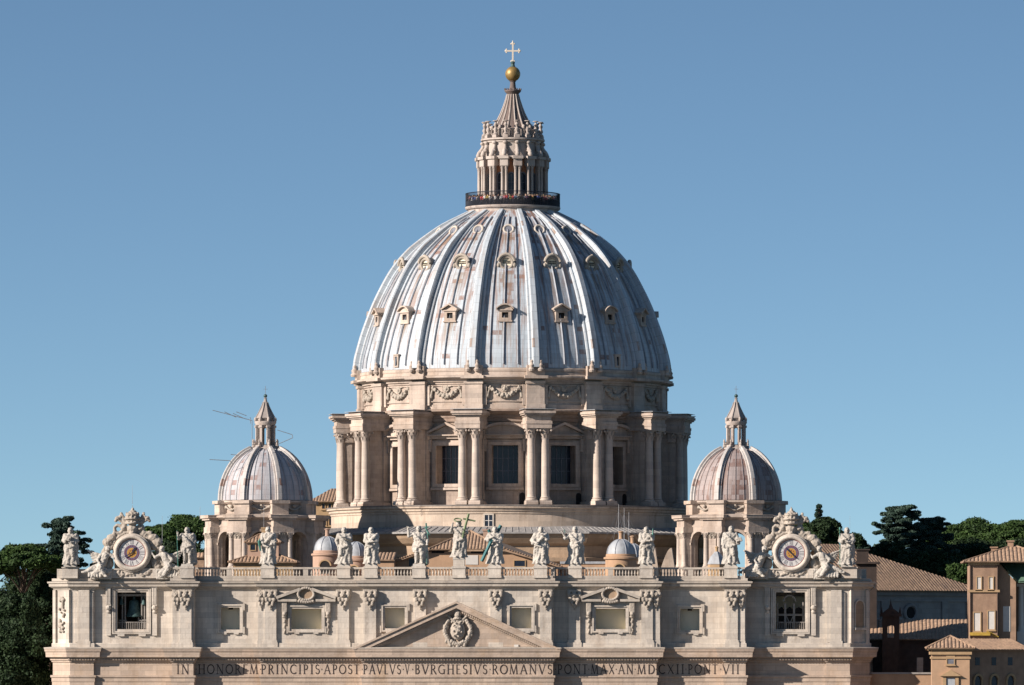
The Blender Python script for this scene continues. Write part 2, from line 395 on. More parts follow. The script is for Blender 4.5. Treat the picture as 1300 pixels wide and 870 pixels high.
M['violet'] = plain('violet_ring', (0.12, 0.09, 0.17), 0.6)
M['gold'] = plain('gold_sun_disc', (0.62, 0.34, 0.07), 0.5, 0.2, var=0.25, scale=4)
M['hand'] = plain('dark_blue_hand', (0.025, 0.03, 0.07), 0.5)
M['bronze'] = plain('green_bell_bronze', (0.06, 0.12, 0.12), 0.6, 0.3, var=0.4, scale=3)
M['verd'] = plain('verdigris', (0.09, 0.27, 0.22), 0.6, 0.2, var=0.35, scale=3)
M['verd2'] = plain('olive_verdigris', (0.18, 0.24, 0.12), 0.6, 0.2, var=0.35, scale=3)
M['timber'] = plain('grey_timber', (0.36, 0.33, 0.30), 0.8)
M['tile'] = plain('terracotta_tile', (0.42, 0.28, 0.185), 0.9, var=0.4, scale=2.2, stain=(0.20, 0.14, 0.11))
M['tile2'] = plain('orange_terracotta_tile', (0.40, 0.27, 0.18), 0.9, var=0.4, scale=2.2, stain=(0.22, 0.15, 0.11))
M['tiled'] = plain('blackened_tile', (0.10, 0.08, 0.07), 0.9, var=0.4, scale=2.2)
M['apricot'] = plain('apricot_plaster', (0.54, 0.35, 0.22), 0.9, var=0.14, scale=0.6, stain=(0.42, 0.27, 0.17))
M['orange'] = plain('orange_brick_plaster', (0.40, 0.26, 0.175), 0.9, var=0.22, scale=0.8, stain=(0.30, 0.19, 0.13))
M['ochre'] = plain('ochre_trim', (0.50, 0.34, 0.19), 0.9, var=0.15, scale=1.0)
M['pink'] = plain('pink_drum_plaster', (0.52, 0.35, 0.26), 0.9, var=0.12, scale=0.8, stain=(0.42, 0.27, 0.20))
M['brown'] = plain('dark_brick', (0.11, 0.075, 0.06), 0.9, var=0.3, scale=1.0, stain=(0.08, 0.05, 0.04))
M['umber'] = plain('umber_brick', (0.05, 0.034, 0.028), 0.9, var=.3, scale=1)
M['bluewall'] = stone('grey_block_wall', (0.40, 0.38, 0.36), block=(1.8, 0.7), stainamt=0.4)
M['white'] = plain('white_shutter', (0.74, 0.71, 0.66), 0.7, var=0.06)
M['copper'] = plain('green_copper_roof', (0.14, 0.25, 0.18), 0.7, var=0.2)
M['skirt'] = plain('grey_lead_skirt', (0.36, 0.35, 0.34), 0.7, var=.3, scale=1.5, stain=(.24, .22, .2))
M['steel'] = plain('grey_steel_mast', (0.35, 0.36, 0.38), 0.5, 0.4)
M['bark'] = plain('pine_bark', (0.10, 0.07, 0.05), 0.95, var=0.35, scale=2, bump=0.5)
M['ground'] = plain('dry_grass_ground', (0.07, 0.08, 0.035), 1.0, var=0.4, scale=0.05)
M['paving'] = plain('piazza_cobbles', (0.16, 0.15, 0.14), 0.9, var=0.25, scale=0.5)
M['pine'] = leafm('pine_needles', (0.016, 0.036, 0.010), (0.042, 0.080, 0.018), (0.07, 0.115, 0.026))
M['cedar'] = leafm('cedar_needles', (0.018, 0.038, 0.030), (0.045, 0.080, 0.058), (0.07, 0.115, 0.075))
M['ever'] = leafm('dark_evergreen', (0.010, 0.024, 0.010), (0.024, 0.045, 0.016), (0.045, 0.07, 0.022))
M['yellowg'] = leafm('yellow_green_leaves', (0.06, 0.075, 0.015), (0.12, 0.12, 0.02), (0.18, 0.15, 0.03))
# ------------------------------------------------------------------ ground
def gz(x, y):
    h = 0.0
    if y > 60: h = 34 * (1 - math.exp(-((y-60)/170)**2))
    return h * (1 if y < 900 else max(0.2, 1-(y-900)/4000))
g = MB(); xs = [-9000, -3000, -1200, -600] + list(range(-400, 401, 40)) + [600, 1200, 3000, 9000]
ys = [-3000, -1500, -900, -400, -120] + list(range(0, 640, 30)) + [800, 1000, 1500, 2500, 4500, 9000]
vs = [(x, y, gz(x, y)) for y in ys for x in xs]; nx = len(xs)
g.add(vs, [(j*nx+i, j*nx+i+1, (j+1)*nx+i+1, (j+1)*nx+i) for j in range(len(ys)-1) for i in range(nx-1)])
struct('ground', g, M['ground'], 60)
g = MB(); g.box(-150, 150, -320, -6, 0.004, 0.05); struct('piazza_paving', g, M['paving'])

# ------------------------------------------------------------------ great dome
DC = (0.0, 143.0); ZB = 38.0
dome = thing('great_dome', 'huge ribbed dome with white lead panels on a columned drum, towering in the centre', 'dome', (DC[0], DC[1], ZB))
LO = (0, 0, ZB)
NB = 16; BAY = 2*PI/NB
# octagonal base of the crossing with bands, sloping lead skirt, podium ring
m = MB(); oc = PI/8
def octa(prof, k=1.0): return [(r/cos(PI/8)*k, z) for r, z in prof]
m.lathe(octa([(31.4, 38), (31.4, 45.5), (32.1, 45.6), (32.2, 46.3), (31.6, 46.5), (31.6, 48.2), (32.3, 48.5), (32.4, 49.1), (31.7, 49.2), (31.7, 51.0), (32.4, 51.4), (33.1, 52.2), (33.3, 52.9)]), 8, off=oc)
obj('crossing_block', m, M['tiber'], dome, org=LO)
m = MB(); m.lathe(octa([(33.3, 52.903), (33.9, 52.95), (33.9, 53.2), (31.0, 54.0), (28, 54.3)]), 8, off=oc)
for k in range(8):
    for i in range(26):
        a = oc + k*2*PI/8; p0 = Vector((33.9/cos(oc)*sin(a), -33.9/cos(oc)*cos(a))); a2 = a+2*PI/8; p1 = Vector((33.9/cos(oc)*sin(a2), -33.9/cos(oc)*cos(a2)))
        p = p0.lerp(p1, (i+.5)/26); q = p*0.915
        m.rod((p.x, p.y, 53.22), (q.x, q.y, 54.03), 0.07, n=4)
obj('lead_skirt', m, M['skirt'], dome, org=LO)
m = MB(); m.lathe([(30.0, 52.8), (30.0, 56.2), (30.15, 56.25), (30.15, 56.5), (30.4, 56.7), (30.4, 57.0), (30.75, 57.15), (30.75, 57.45)], 128)
obj('podium', m, M['podium'], dome, smooth=30, org=LO)
m = MB(); m.lathe([(30.75, 57.453), (30.85, 57.46), (30.85, 57.62), (29, 57.7), (23, 57.7)], 128)
obj('podium_ledge', m, M['ledge'], dome, smooth=30, org=LO)
m = MB(); m.rectframe(-0.62, 0.62, 54.2, 56.0, 0.22, -30.16, -29.95); sm = MB(); sm.box(-0.62, 0.62, -30.06, -29.97, 54.2, 56.0)
wf = obj('podium_window', m, M['attic'], dome, org=LO, rotz=R(-4.4)); obj('pane', sm, M['glass'], wf, org=LO)
mm = MB(); mm.box(-0.06, 0.06, -30.1, -30.05, 54.2, 56.0); mm.box(-0.62, 0.62, -30.11, -30.08, 55.05, 55.15); obj('mullion', mm, M['white'], wf, org=LO)
# drum wall with 16 window openings
RW = 24.2; hw = R(5.1); m = MB()
for k in range(NB):
    c = k*BAY
    def mp(u, d, z, c=c): return ((RW-d)*sin(c+u), -(RW-d)*cos(c+u), z)
    m.wall(-BAY/2, BAY/2, 57.7, 71.2, 0, [(-hw, hw, 61.2, 67.4)], 2.1, mp, BAY/8)
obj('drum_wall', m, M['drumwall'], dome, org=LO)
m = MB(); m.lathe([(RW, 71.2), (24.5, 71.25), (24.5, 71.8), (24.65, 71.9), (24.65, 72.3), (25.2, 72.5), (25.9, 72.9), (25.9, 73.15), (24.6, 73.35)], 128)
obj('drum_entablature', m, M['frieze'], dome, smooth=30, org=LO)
WW = RW*sin(hw)
def drum_window(seg):
    m = MB(); y0, y1 = -24.75, -23.95
    m.rectframe(-WW, WW, 61.2, 67.4, 0.55, -24.45, y1); m.rectframe(-WW-.55, WW+.55, 60.9-.3, 67.95, 0.28, -24.3, y1)
    m.box(-WW-1.15, WW+1.15, -24.75, -24.0, 68.5, 68.95)           # lintel
    for s in (-1, 1): m.frustum(s*(WW+1.0), -24.4, 66.4, 68.45, .35, .3, .55, .8)
    if seg:
        n = 14; Wd = WW+1.55; pts = [(-Wd+2*Wd*i/n, 69.15+1.55*math.sqrt(max(0, 1-((-1+2*i/n))**2))*1.0) for i in range(n+1)]
        for a, b in zip(pts, pts[1:]): m.prism([(a[0], a[1]), (b[0], b[1]), (b[0], b[1]+.42), (a[0], a[1]+.42)], -25.3, -24.0)
        m.prism([(p[0]*.96, p[1]-.003) for p in pts], -24.55, -24.0)
    else:
        Wd = WW+1.55
        for s in (-1, 1): m.prism([(s*Wd, 69.15), (0, 70.75), (0, 71.17), (s*(Wd+.1), 69.5)], -25.3, -24.0)
        m.prism([(-Wd+.1, 69.153), (Wd-.1, 69.153), (0, 70.7)], -24.55, -24.0)
    m.box(-WW-1.6, WW+1.6, -25.3, -24.0, 68.953, 69.15)
    m.box(-WW-.9, WW+.9, -24.6, -23.9, 60.2, 60.58)
    return m.mesh('window', LO)
wt, wsg = drum_window(False), drum_window(True)
pm = MB(); pm.box(-WW-.1, WW+.1, -22.35, -22.3, 61.1, 67.5); pmesh = pm.mesh('pane', LO)
mm = MB()
for i in range(1, 5): mm.box(-WW+2*WW*i/5-.05, -WW+2*WW*i/5+.05, -22.46, -22.36, 61.2, 67.4)
for i in range(1, 3): mm.box(-WW, WW, -22.43, -22.38, 61.2+i*2.06, 61.28+i*2.06)
mmesh = mm.mesh('mullion', LO)
for k in range(NB):
    w_ = put('window', wsg if k % 2 == 0 else wt, M['drum'], dome, k*BAY)
    put('pane', pmesh, M['glass'], w_); put('mullion', mmesh, M['mull'], w_)
# small arched doorways in the gallery beside the buttresses
for k in range(NB):
    d = MB(); d.prism([(-.45, 57.72), (.45, 57.72), (.45, 59.3)] + [(.45*cos(PI*i/8), 59.3+.45*sin(PI*i/8)) for i in range(1, 8)] + [(-.45, 59.3)], -24.35, -24.0)
    obj('gallery_door', d, M['dark'], dome, org=LO, rotz=k*BAY + R(6.6))
# paired-column buttresses
def leafcap(mb, x, y, z0, z1, r):
    for t, zz, rr in ((8, z0, r*1.0), (8, z0+(z1-z0)*.42, r*1.12)):
        for i in range(t):
            a = 2*PI*(i+(.5 if zz > z0 else 0))/t; h = (z1-z0)*.5
            mb.add([(x+rr*sin(a-.33), y-rr*cos(a-.33), zz), (x+rr*sin(a+.33), y-rr*cos(a+.33), zz), (x+rr*1.12*sin(a+.25), y-rr*1.12*cos(a+.25), zz+h*.8), (x+rr*1.5*sin(a), y-rr*1.5*cos(a), zz+h), (x+rr*1.12*sin(a-.25), y-rr*1.12*cos(a-.25), zz+h*.8)], [(0, 1, 2, 3, 4)])
            mb.add([(x+rr*1.5*sin(a), y-rr*1.5*cos(a), zz+h), (x+rr*1.45*sin(a+.16), y-rr*1.45*cos(a+.16), zz+h*.82), (x+rr*1.45*sin(a-.16), y-rr*1.45*cos(a-.16), zz+h*.82)], [(0, 1, 2)])
    for sx in (-1, 1):
        for sy in (-1, 1): mb.ell((x+sx*r*1.25, y+sy*r*1.25, z1-.16*(z1-z0)), r*.26, nu=6, nv=4)
def column(mb, x, y, z0, z1, r, capf=0.14, n=20):
    H = z1-z0; zc = z1-H*capf
    mb.box(x-r*1.4, x+r*1.4, y-r*1.4, y+r*1.4, z0, z0+.28*r*1.4)
    b = z0+.28*r*1.4+.003
    mb.solid([(r*1.35, b), (r*1.42, b+.18*r), (r*1.35, b+.36*r), (r*1.12, b+.45*r), (r*1.12, b+.55*r), (r*1.24, b+.7*r), (r*1.05, b+.85*r), (r, b+1.0*r)] + [(r*(1-.16*t**1.8), b+r+(zc-b-r)*t) for t in (.2, .4, .6, .8, .97)] + [(r*.95, zc-.02), (r*.95, zc+.12), (r*.84, zc+.14), (r*.9, zc+(z1-zc)*.5), (r*1.15, z1-.2*r)], n, (x, y, 0))
    leafcap(mb, x, y, zc+.12, z1-.2*r, r*1.02)
    mb.box(x-r*1.3, x+r*1.3, y-r*1.3, y+r*1.3, z1-.2*r, z1-.003)
bt = MB()
bt.box(-1.35, 1.35, -28.0, -24.05, 57.72, 70.0)               # spur wall
for s in (-1, 1):
    bt.box(min(s*1.353, s*1.5), max(s*1.353, s*1.5), -28.05, -26.9, 58.6, 68.4); bt.box(min(s*1.353, s*1.5), max(s*1.353, s*1.5), -25.4, -24.1, 58.6, 68.4)
    bt.box(min(s*1.36, s*1.75), max(s*1.36, s*1.75), -28.1, -26.7, 68.403, 70.0); bt.box(min(s*1.36, s*1.75), max(s*1.36, s*1.75), -25.5, -24.1, 68.403, 70.0)
bt.box(-1.75, 1.75, -28.3, -24.0, 57.723, 58.3)
bt.box(-2.05, 2.05, -29.6, -24.1, 70.003, 70.7); bt.box(-2.12, 2.12, -29.68, -24.1, 70.703, 71.15); bt.box(-1.98, 1.98, -29.5, -24.1, 71.153, 71.9)
bt.box(-2.15, 2.15, -29.75, -24.1, 71.903, 72.15); bt.box(-2.45, 2.45, -30.1, -24.1, 72.153, 72.4); bt.box(-2.62, 2.62, -30.3, -24.1, 72.403, 72.78)
bt.box(-2.3, 2.3, -29.8, -24.3, 72.783, 73.05)
for s in (-1, 1):
    x = s*1.12; bt.box(x-.98, x+.98, -29.6, -27.5, 57.723, 58.1)
btm = bt.mesh('buttress', LO)
cms = []
for s in (-1, 1):
    c = MB(); column(c, s*1.12, -28.55, 58.1, 70.0, 0.69, 0.145); cms.append(c.mesh('column', LO, smooth=35))
for k in range(NB):
    b = put('buttress', btm, M['drum'], dome, (k+.5)*BAY)
    for cmn in cms: put('column', cmn, M['drumcol'], b)
# buttress top lead covers
for k in range(NB):
    c = MB(); c.box(-2.66, 2.66, -30.34, -24.2, 73.053, 73.12); obj('lead_cover', c, M['cup'], dome, org=LO, rotz=(k+.5)*BAY)
# attic storey
m = MB(); m.lathe([(25.0, 73.1), (25.0, 74.0), (24.8, 74.05), (24.8, 77.3), (25.0, 77.35), (25.0, 77.6)], 128); obj('attic_wall', m, M['drum'], dome, smooth=30, org=LO)
m = MB(); m.lathe([(25.0, 77.603), (25.3, 77.7), (25.3, 77.95), (26.0, 78.2), (26.25, 78.35), (26.25, 78.6), (25.6, 78.75), (25.5, 79.3), (25.6, 79.35), (25.6, 79.75), (25.2, 80.0), (24.0, 80.1)], 128)
obj('attic_cornice', m, M['drum'], dome, smooth=30, org=LO)
ap = MB(); ap.box(-1.45, 1.45, -25.75, -24.6, 73.1, 77.3); ap.box(-1.55, 1.55, -25.9, -24.7, 73.103, 74.0); ap.box(-2.05, 2.05, -25.3, -24.7, 73.9, 77.2)
ap.box(-1.6, 1.6, -25.95, -24.7, 77.303, 77.75); ap.box(-1.9, 1.9, -26.75, -24.7, 78.15, 78.62); ap.box(-1.45, 1.45, -26.1, -24.8, 78.623, 80.3)
for s in (-1, 1): ap.solid([(.42, 79.3), (.55, 79.6), (.35, 79.9), (.42, 80.3), (.2, 80.7), (.26, 80.95), (.05, 81.2)], 10, (s*.75, -26.35, 0))
apm = ap.mesh('attic_pilaster', LO)
for k in range(NB): put('attic_pilaster', apm, M['drum'], dome, (k+.5)*BAY)
gl = MB()
for i in range(19):
    t = -1+2*i/18; x = t*2.3; z = 76.75-1.35*(1-t*t); k_ = .17+.13*(1-abs(t)); q_ = (-1)**i
    gl.ell((x, -25.0-.1*(i % 3), z+.14*q_), (k_, .32, k_*1.2), nu=8, nv=6); gl.ell((x+.1, -24.95, z-.22*q_), (k_*.9, .3, k_*.9), nu=8, nv=6)
for s in (-1, 1):
    gl.ell((s*2.4, -24.95, 76.7), .3); gl.cap((s*2.45, -24.95, 76.6), (s*2.75, -24.95, 75.4), .14, .26); gl.ell((s*2.72, -24.9, 75.3), .3)
for i in range(9): gl.ell((.42*cos(i*2*PI/9), -24.95, 76.55+.42*sin(i*2*PI/9)), .17, nu=6, nv=5)
gl.ell((0, -25.0, 76.55), .26); gl.cap((-.3, -24.95, 76.9), (-.9, -24.95, 77.0), .1, .1); gl.cap((.3, -24.95, 76.9), (.9, -24.95, 77.0), .1, .1)
gm = blobmesh(gl, 0.065, 'garland', 0.10, 0.25, LO); 
pf = MB(); pf.rectframe(-3.15, 3.15, 74.6, 77.0, .16, -24.93, -24.75); pfm = pf.mesh('panel_frame', LO)
for k in range(NB):
    put('panel_frame', pfm, M['drum'], dome, k*BAY); put('garland', gm, M['carve'], dome, k*BAY)
# dome shell: silhouette read from the photograph
SIL = [(0, 25.4), (1.5, 25.28), (3.1, 24.95), (7.1, 23.75), (12.9, 21.35), (18.1, 18.15), (23.76, 12.15), (26.65, 7.4)]
def shell_r(h):
    xs_ = [p[0] for p in SIL]; ys_ = [p[1] for p in SIL]
    i = max(0, min(len(xs_)-2, next((j for j in range(len(xs_)-1) if h <= xs_[j+1]), len(xs_)-2)))
    def sl(j):
        if j == 0: return -.05
        if j == len(xs_)-1: return (ys_[-1]-ys_[-2])/(xs_[-1]-xs_[-2])
        return (ys_[j+1]-ys_[j-1])/(xs_[j+1]-xs_[j-1])
    d = xs_[i+1]-xs_[i]; t = (h-xs_[i])/d
    return ((2*t**3-3*t*t+1)*ys_[i] + (t**3-2*t*t+t)*d*sl(i) + (-2*t**3+3*t*t)*ys_[i+1] + (t**3-t*t)*d*sl(i+1))
Z0 = 79.9; NP = 44
PR = [(shell_r(26.65*i/NP), Z0+26.65*i/NP) for i in range(NP+1)]
LEN = [0.0]
for a, b in zip(PR, PR[1:]): LEN.append(LEN[-1]+math.hypot(b[0]-a[0], b[1]-a[1]))
def nrm2(i):
    a, b = PR[max(0, i-1)], PR[min(NP, i+1)]; d = Vector((b[0]-a[0], b[1]-a[1])).normalized(); return Vector((d.y, -d.x))
def pol(r, a, z): return (r*sin(a), -r*cos(a), z)
SEG = 10; m = MB()
for k in range(NB):
    vs = []; uvs = []
    for j in range(SEG+1):
        a = -BAY/2 + BAY*j/SEG + k*BAY
        for i, (r, z) in enumerate(PR):
            vs.append(pol(r, a, z)); uvs.append(((k+1)*11.0 + (j/SEG-.5)*9.6*(.12+.88*r/25.4), LEN[i]))
    n = NP+1
    m.add(vs, [(j*n+i, (j+1)*n+i, (j+1)*n+i+1, j*n+i+1) for j in range(SEG) for i in range(NP)], 0, uvs)
obj('dome_shell', m, M['lead'], dome, smooth=40, org=LO)
def along(mb, a0, secf, i0=0, i1=NP, closed=True):       # sweep a section up the meridian a0; secf(i) -> [(t, h)]
    vs = []; uvs = []; k = None
    for i in range(i0, i1+1):
        r, z = PR[i]; nn = nrm2(i); s_ = secf(i); k = len(s_)
        for q, (t, h) in enumerate(s_):
            rr, zz = r+nn.x*h, z+nn.y*h
            vs.append((rr*sin(a0)+t*cos(a0), -rr*cos(a0)+t*sin(a0), zz)); uvs.append((a0*7+q*.6, LEN[i]))
    fs = [(i*k+q, i*k+q+1, (i+1)*k+q+1, (i+1)*k+q) for i in range(i1-i0) for q in range(k-1)]
    fs += [tuple(range(k-1, -1, -1)), tuple((i1-i0)*k+q for q in range(k))]
    mb.add(vs, fs, 0, uvs)
rm = MB()
def ribsec(i):
    w_ = 0.46+.32*(1-LEN[i]/LEN[-1])
    k_ = min(1.0, .3+(NP-i)/16)
    return [(t, h*k_ if h > 0 else h) for t, h in ribsec0(w_)]
def ribsec0(w_):
    return [(-1.5*w_, -.3), (-1.5*w_, .3), (-1.25*w_, .42), (-.82*w_, .36), (-.82*w_, 1.05), (-.6*w_, 1.25), (.6*w_, 1.25), (.82*w_, 1.05), (.82*w_, .36), (1.25*w_, .42), (1.5*w_, .3), (1.5*w_, -.3)]
along(rm, 0, ribsec); ribm = rm.mesh('rib', LO, smooth=25)
rl = MB()
for t in (-.29, -.02, .26):
    pass
rolls = []
for f in (-.62, -.04, .55):
    q = MB()
    def sec(i, f=f): return [(-.11, -.1), (-.11, .14), (0, .26), (.11, .14), (.11, -.1)]
    along(q, f*BAY/2*.78, sec, 1, NP-2); rolls.append(q)
rolm = MB()
for q in rolls: rolm.add(q.v, q.f)
rolmesh = rolm.mesh('lead_roll', LO)
for k in range(NB):
    put('rib', ribm, M['leadrib'], dome, (k+.5)*BAY); put('lead_roll', rolmesh, M['roll'], dome, k*BAY)
# dormers in three tiers
def rz(z): return shell_r(z-Z0)
zl, zm, zt = 88.6, 97.2, 103.1
def dormer_low(seg):
    r = rz(zl); m = MB(); f = -r-.55
    m.box(-1.0, -.52, f, f+2.2, zl-.95, zl+.6); m.box(.52, 1.0, f, f+2.2, zl-.95, zl+.6); m.box(-.52, .52, f, f+2.2, zl-.95, zl-.55); m.box(-.52, .52, f, f+2.2, zl+.35, zl+.6)
    m.box(-1.25, 1.25, f-.2, f+2.6, zl+.603, zl+.8)
    if seg:
        n = 10; pts = [(-1.4+2.8*i/n, zl+.803+.75*sin(PI*i/n)**.8) for i in range(n+1)]
        for a, b in zip(pts, pts[1:]): m.prism([(a[0], a[1]), (b[0], b[1]), (b[0], b[1]+.22), (a[0], a[1]+.22)], f-.45, f+3.2)
        m.prism([(p[0]*.95, p[1]-.003) for p in pts[1:-1]] + [(1.2, zl+.803), (-1.2, zl+.803)], f, f+3.2)
    else:
        for s in (-1, 1): m.prism([(s*1.45, zl+.803), (0, zl+1.6), (0, zl+1.85), (s*1.5, zl+1.0)], f-.45, f+3.4)
        m.prism([(-1.3, zl+.81), (1.3, zl+.81), (0, zl+1.55)], f, f+3.4)
    m.box(-1.15, 1.15, f-.15, f+1.5, zl-1.2, zl-.953)
    return m.mesh('dormer', LO)
dl = [dormer_low(True), dormer_low(False)]
q = MB(); q.box(-.53, .53, -rz(zl)-.25, -rz(zl)-.1, zl-.56, zl+.36); dpl = q.mesh('opening', LO)
r = rz(zm); m = MB(); f = -r-.35
m.torus((0, f-.05, zm), 1.0, .27, 24, 8); m.lathe([(0, 0)], 4) if False else None
for i in range(20):
    a, b = 2*PI*i/20, 2*PI*(i+1)/20
    m.add([(1.2*sin(a), f, zm+1.2*cos(a)), (1.2*sin(b), f, zm+1.2*cos(b)), (1.2*sin(b), f+4.2, zm+1.2*cos(b)), (1.2*sin(a), f+4.2, zm+1.2*cos(a))], [(0, 1, 2, 3)])
m.torus((0, f-.3, zm+.05), 1.35, .26, 18, 8, a0=R(10), a1=R(170)) 
for s in (-1, 1): m.ell((s*1.3, f-.1, zm-.35), (.28, .3, .4))
for i in range(7): m.ell((-.75+.25*i, f-.1, zm-1.25-.25*sin(PI*i/6)), (.26, .3, .3))
m.ell((0, f-.2, zm+1.45), (.3, .35, .3)); m.box(-.8, .8, f-.05, f+1.2, zm-1.7, zm-1.35)
dm = m.mesh('oculus_dormer', LO, smooth=40)
m2 = MB(); m2.solid([(1.02, 0), (1.02, .1)], 20, (0, f+.14, zm), Matrix.Rotation(R(90), 4, 'X')); dmp = m2.mesh('oculus_panel', LO)
m2 = MB()
for i in range(5):
    for j in range(2):
        x = -.52+.26*i; m2.box(x-.085, x+.085, f-.02, f+.05, zm-.1+.28*j, zm+.1+.28*j)
dmg = m2.mesh('grille', LO)
r = rz(zt); m = MB(); nn = Vector((0, -cos(R(28)), sin(R(28)))); c0 = Vector((0, -r-.25, zt))
m.torus(c0, .78, .2, 20, 8, nn); 
qx = nn.to_track_quat('Z', 'Y').to_matrix()
m.solid([(.92, -2.2), (.92, 0), (.75, .02)], 20, c0, qx)
dt = m.mesh('oculus_ring', LO, smooth=40)
m2 = MB(); m2.solid([(.6, .0), (.6, .05)], 16, c0, qx); dtp = m2.mesh('oculus_glass', LO)
for k in range(NB):
    a = k*BAY
    d = put('dormer', dl[k % 2], M['drum'], dome, a); put('opening', dpl, M['dark'], d)
    d = put('oculus_dormer', dm, M['carve'], dome, a); put('oculus_panel', dmp, M['niche'], d); put('grille', dmg, M['dark'], d)
    d = put('oculus_ring', dt, M['attic'], dome, a); put('oculus_glass', dtp, M['mull'], d)
for k in (-2, 2):
    m = MB(); r = rz(81.2); m.rectframe(-.3, .3, 80.5, 82.0, .25, -r-.25, -r+.6); m.box(-.7, .7, -r-.35, -r+.4, 82.253, 82.4)
    d = obj('slit_window', m, M['drum'], dome, org=LO, rotz=k*BAY); m = MB(); m.box(-.31, .31, -r-.05, -r+.1, 80.49, 82.01); obj('opening', m, M['dark'], d, org=LO)
# ------------------------------------------------------------------ lantern on top of the dome
LZ = 107.0
lan = thing('stone_lantern', 'tall columned stone lantern with a ball and cross on top of the great dome', 'lantern tower', (DC[0], DC[1], LZ))
LL = (0, 0, LZ)
MB.zmap = ([100, 106.6, 108.1, 110.35, 114.3, 115.4, 118.0, 118.85, 122, 128.3, 128.95, 130.5, 133, 137.5, 200], [99.6, 106.2, 107.55, 109.75, 114.2, 115.7, 118.15, 118.8, 121.7, 126.3, 127.0, 128.45, 130.95, 135.25, 197.75])
m = MB(); m.lathe([(6.6, 106.6), (7.4, 106.9), (7.4, 107.5), (7.75, 107.65), (7.9, 107.9), (7.9, 108.1), (0, 108.1)], 64); obj('balcony', m, M['lantern'], lan, smooth=30, org=LL)
m = MB()
for i in range(264):
    a = 2*PI*i/264; x, y, _ = pol(7.8, a, 0); m.rod((x, y, 108.1), (x, y, 110.35), .026, n=4)
for z, rr in ((108.2, .05), (109.15, .05), (110.35, .07)): m.torus((0, 0, z), 7.8, rr, 72, 6, (0, 0, 1))
for i in range(264):
    a = 2*PI*(i+.5)/264; x, y, _ = pol(7.8, a, 0); m.rod((x, y, 108.1), (x, y, 109.0), .03, n=4)
obj('railing', m, M['mesh'], lan, org=LL)
m = MB(); LB = 2*PI/16
def mpw(c): return lambda u, d, z: ((4.85-d)*sin(c+u), -(4.85-d)*cos(c+u), z)
for k in range(16): m.wall(-LB/2, LB/2, 108.1, 115.2, 0, [(-R(6.3), R(6.3), 108.5, 113.2)], .5, mpw(k*LB))
obj('core_wall', m, M['redwall'], lan, org=LL)
q = MB(); q.prism([(-.5, 108.5), (.5, 108.5), (.5, 112.75)] + [(.5*cos(PI*i/8), 112.75+.5*sin(PI*i/8)) for i in range(1, 8)] + [(-.5, 112.75)], -4.6, -4.5); wpm = q.mesh('arched_window', LL)
q = MB(); q.archband(0, 112.75, .46, .62, -4.9, -4.6, 8); q.box(-.62, -.46, -4.9, -4.6, 108.5, 112.75); q.box(.46, .62, -4.9, -4.6, 108.5, 112.75)
q.box(-.04, .04, -4.66, -4.61, 108.5, 113.1)
for i in range(3): q.box(-.46, .46, -4.66, -4.62, 109.6+i*1.1, 109.68+i*1.1)
wfm = q.mesh('window_frame', LL)
for k in range(16):
    d = put('arched_window', wpm, M['glass'], lan, k*LB); put('window_frame', wfm, M['mull'], d)
b = MB(); b.box(-.3, .3, -5.35, -4.5, 108.1, 114.4); b.box(-.75, .75, -6.1, -4.5, 108.103, 109.1); b.box(-.68, .68, -6.0, -4.4, 114.3, 115.05); b.box(-.85, .85, -6.25, -4.4, 115.053, 115.4)
bm_ = b.mesh('pier', LL); cm = []
for s in (-1, 1):
    c = MB(); c.box(s*.34-.3, s*.34+.3, -5.95, -5.3, 109.1, 109.25)
    c.solid([(.32, 109.253), (.32, 109.4), (.25, 109.55)] + [(.25-.03*t, 109.55+4.0*t) for t in (.3, .6, 1)] + [(.26, 113.6), (.2, 113.65), (.32, 114.25)], 12, (s*.34, -5.62, 0)); leafcap(c, s*.34, -5.62, 113.65, 114.25, .24); c.box(s*.34-.32, s*.34+.32, -6.0, -5.25, 114.2, 114.297); cm.append(c.mesh('column', LL, smooth=35))
# scroll consoles, candelabra
v = MB(); pts = [(-5.75, 115.7), (-5.6, 116.2), (-5.1, 116.9), (-4.9, 117.5), (-4.95, 117.95)]
for i in range(len(pts)-1): v.cap((0, pts[i][0], pts[i][1]), (0, pts[i+1][0], pts[i+1][1]), .4-.04*i, .4-.04*(i+1))
v.ell((0, -5.65, 115.8), (.42, .5, .42)); v.ell((0, -5.1, 117.9), (.42, .35, .35)); v.ell((.0, -5.35, 116.4), (.55, .3, .3))
vm = blobmesh(v, .09, 'scroll_console', .06, .3, LL)
cd = MB(); cd.box(-.42, .42, -5.15, -4.3, 118.9, 119.4)
cd.solid([(.40, 119.4), (.48, 119.6), (.24, 119.8), (.2, 119.95), (.36, 120.3), (.26, 120.65), (.16, 120.75), (.22, 121.0), (.32, 121.25), (.2, 121.5), (.13, 121.6), (.15, 121.75), (.5, 121.85), (.46, 121.95), (.1, 122.0)], 12, (0, -4.72, 0)); cdm = cd.mesh('candelabrum', LL, smooth=45)
for k in range(16):
    a = (k+.5)*LB; p = put('pier', bm_, M['lantern'], lan, a)
    for c in cm: put('column', c, M['lantern'], p)
    put('scroll_console', vm, M['lantern'], lan, a); put('candelabrum', cdm, M['lantern'], lan, a)
m = MB(); m.lathe([(4.5, 114.4), (4.7, 114.6), (4.7, 115.1), (5.6, 115.25), (5.6, 115.42), (4.85, 115.6), (4.75, 117.9), (4.95, 118.0), (4.95, 118.3), (5.3, 118.5), (5.3, 118.85), (4.2, 118.95)], 64); obj('upper_drum', m, M['lantern'], lan, smooth=30, org=LL)
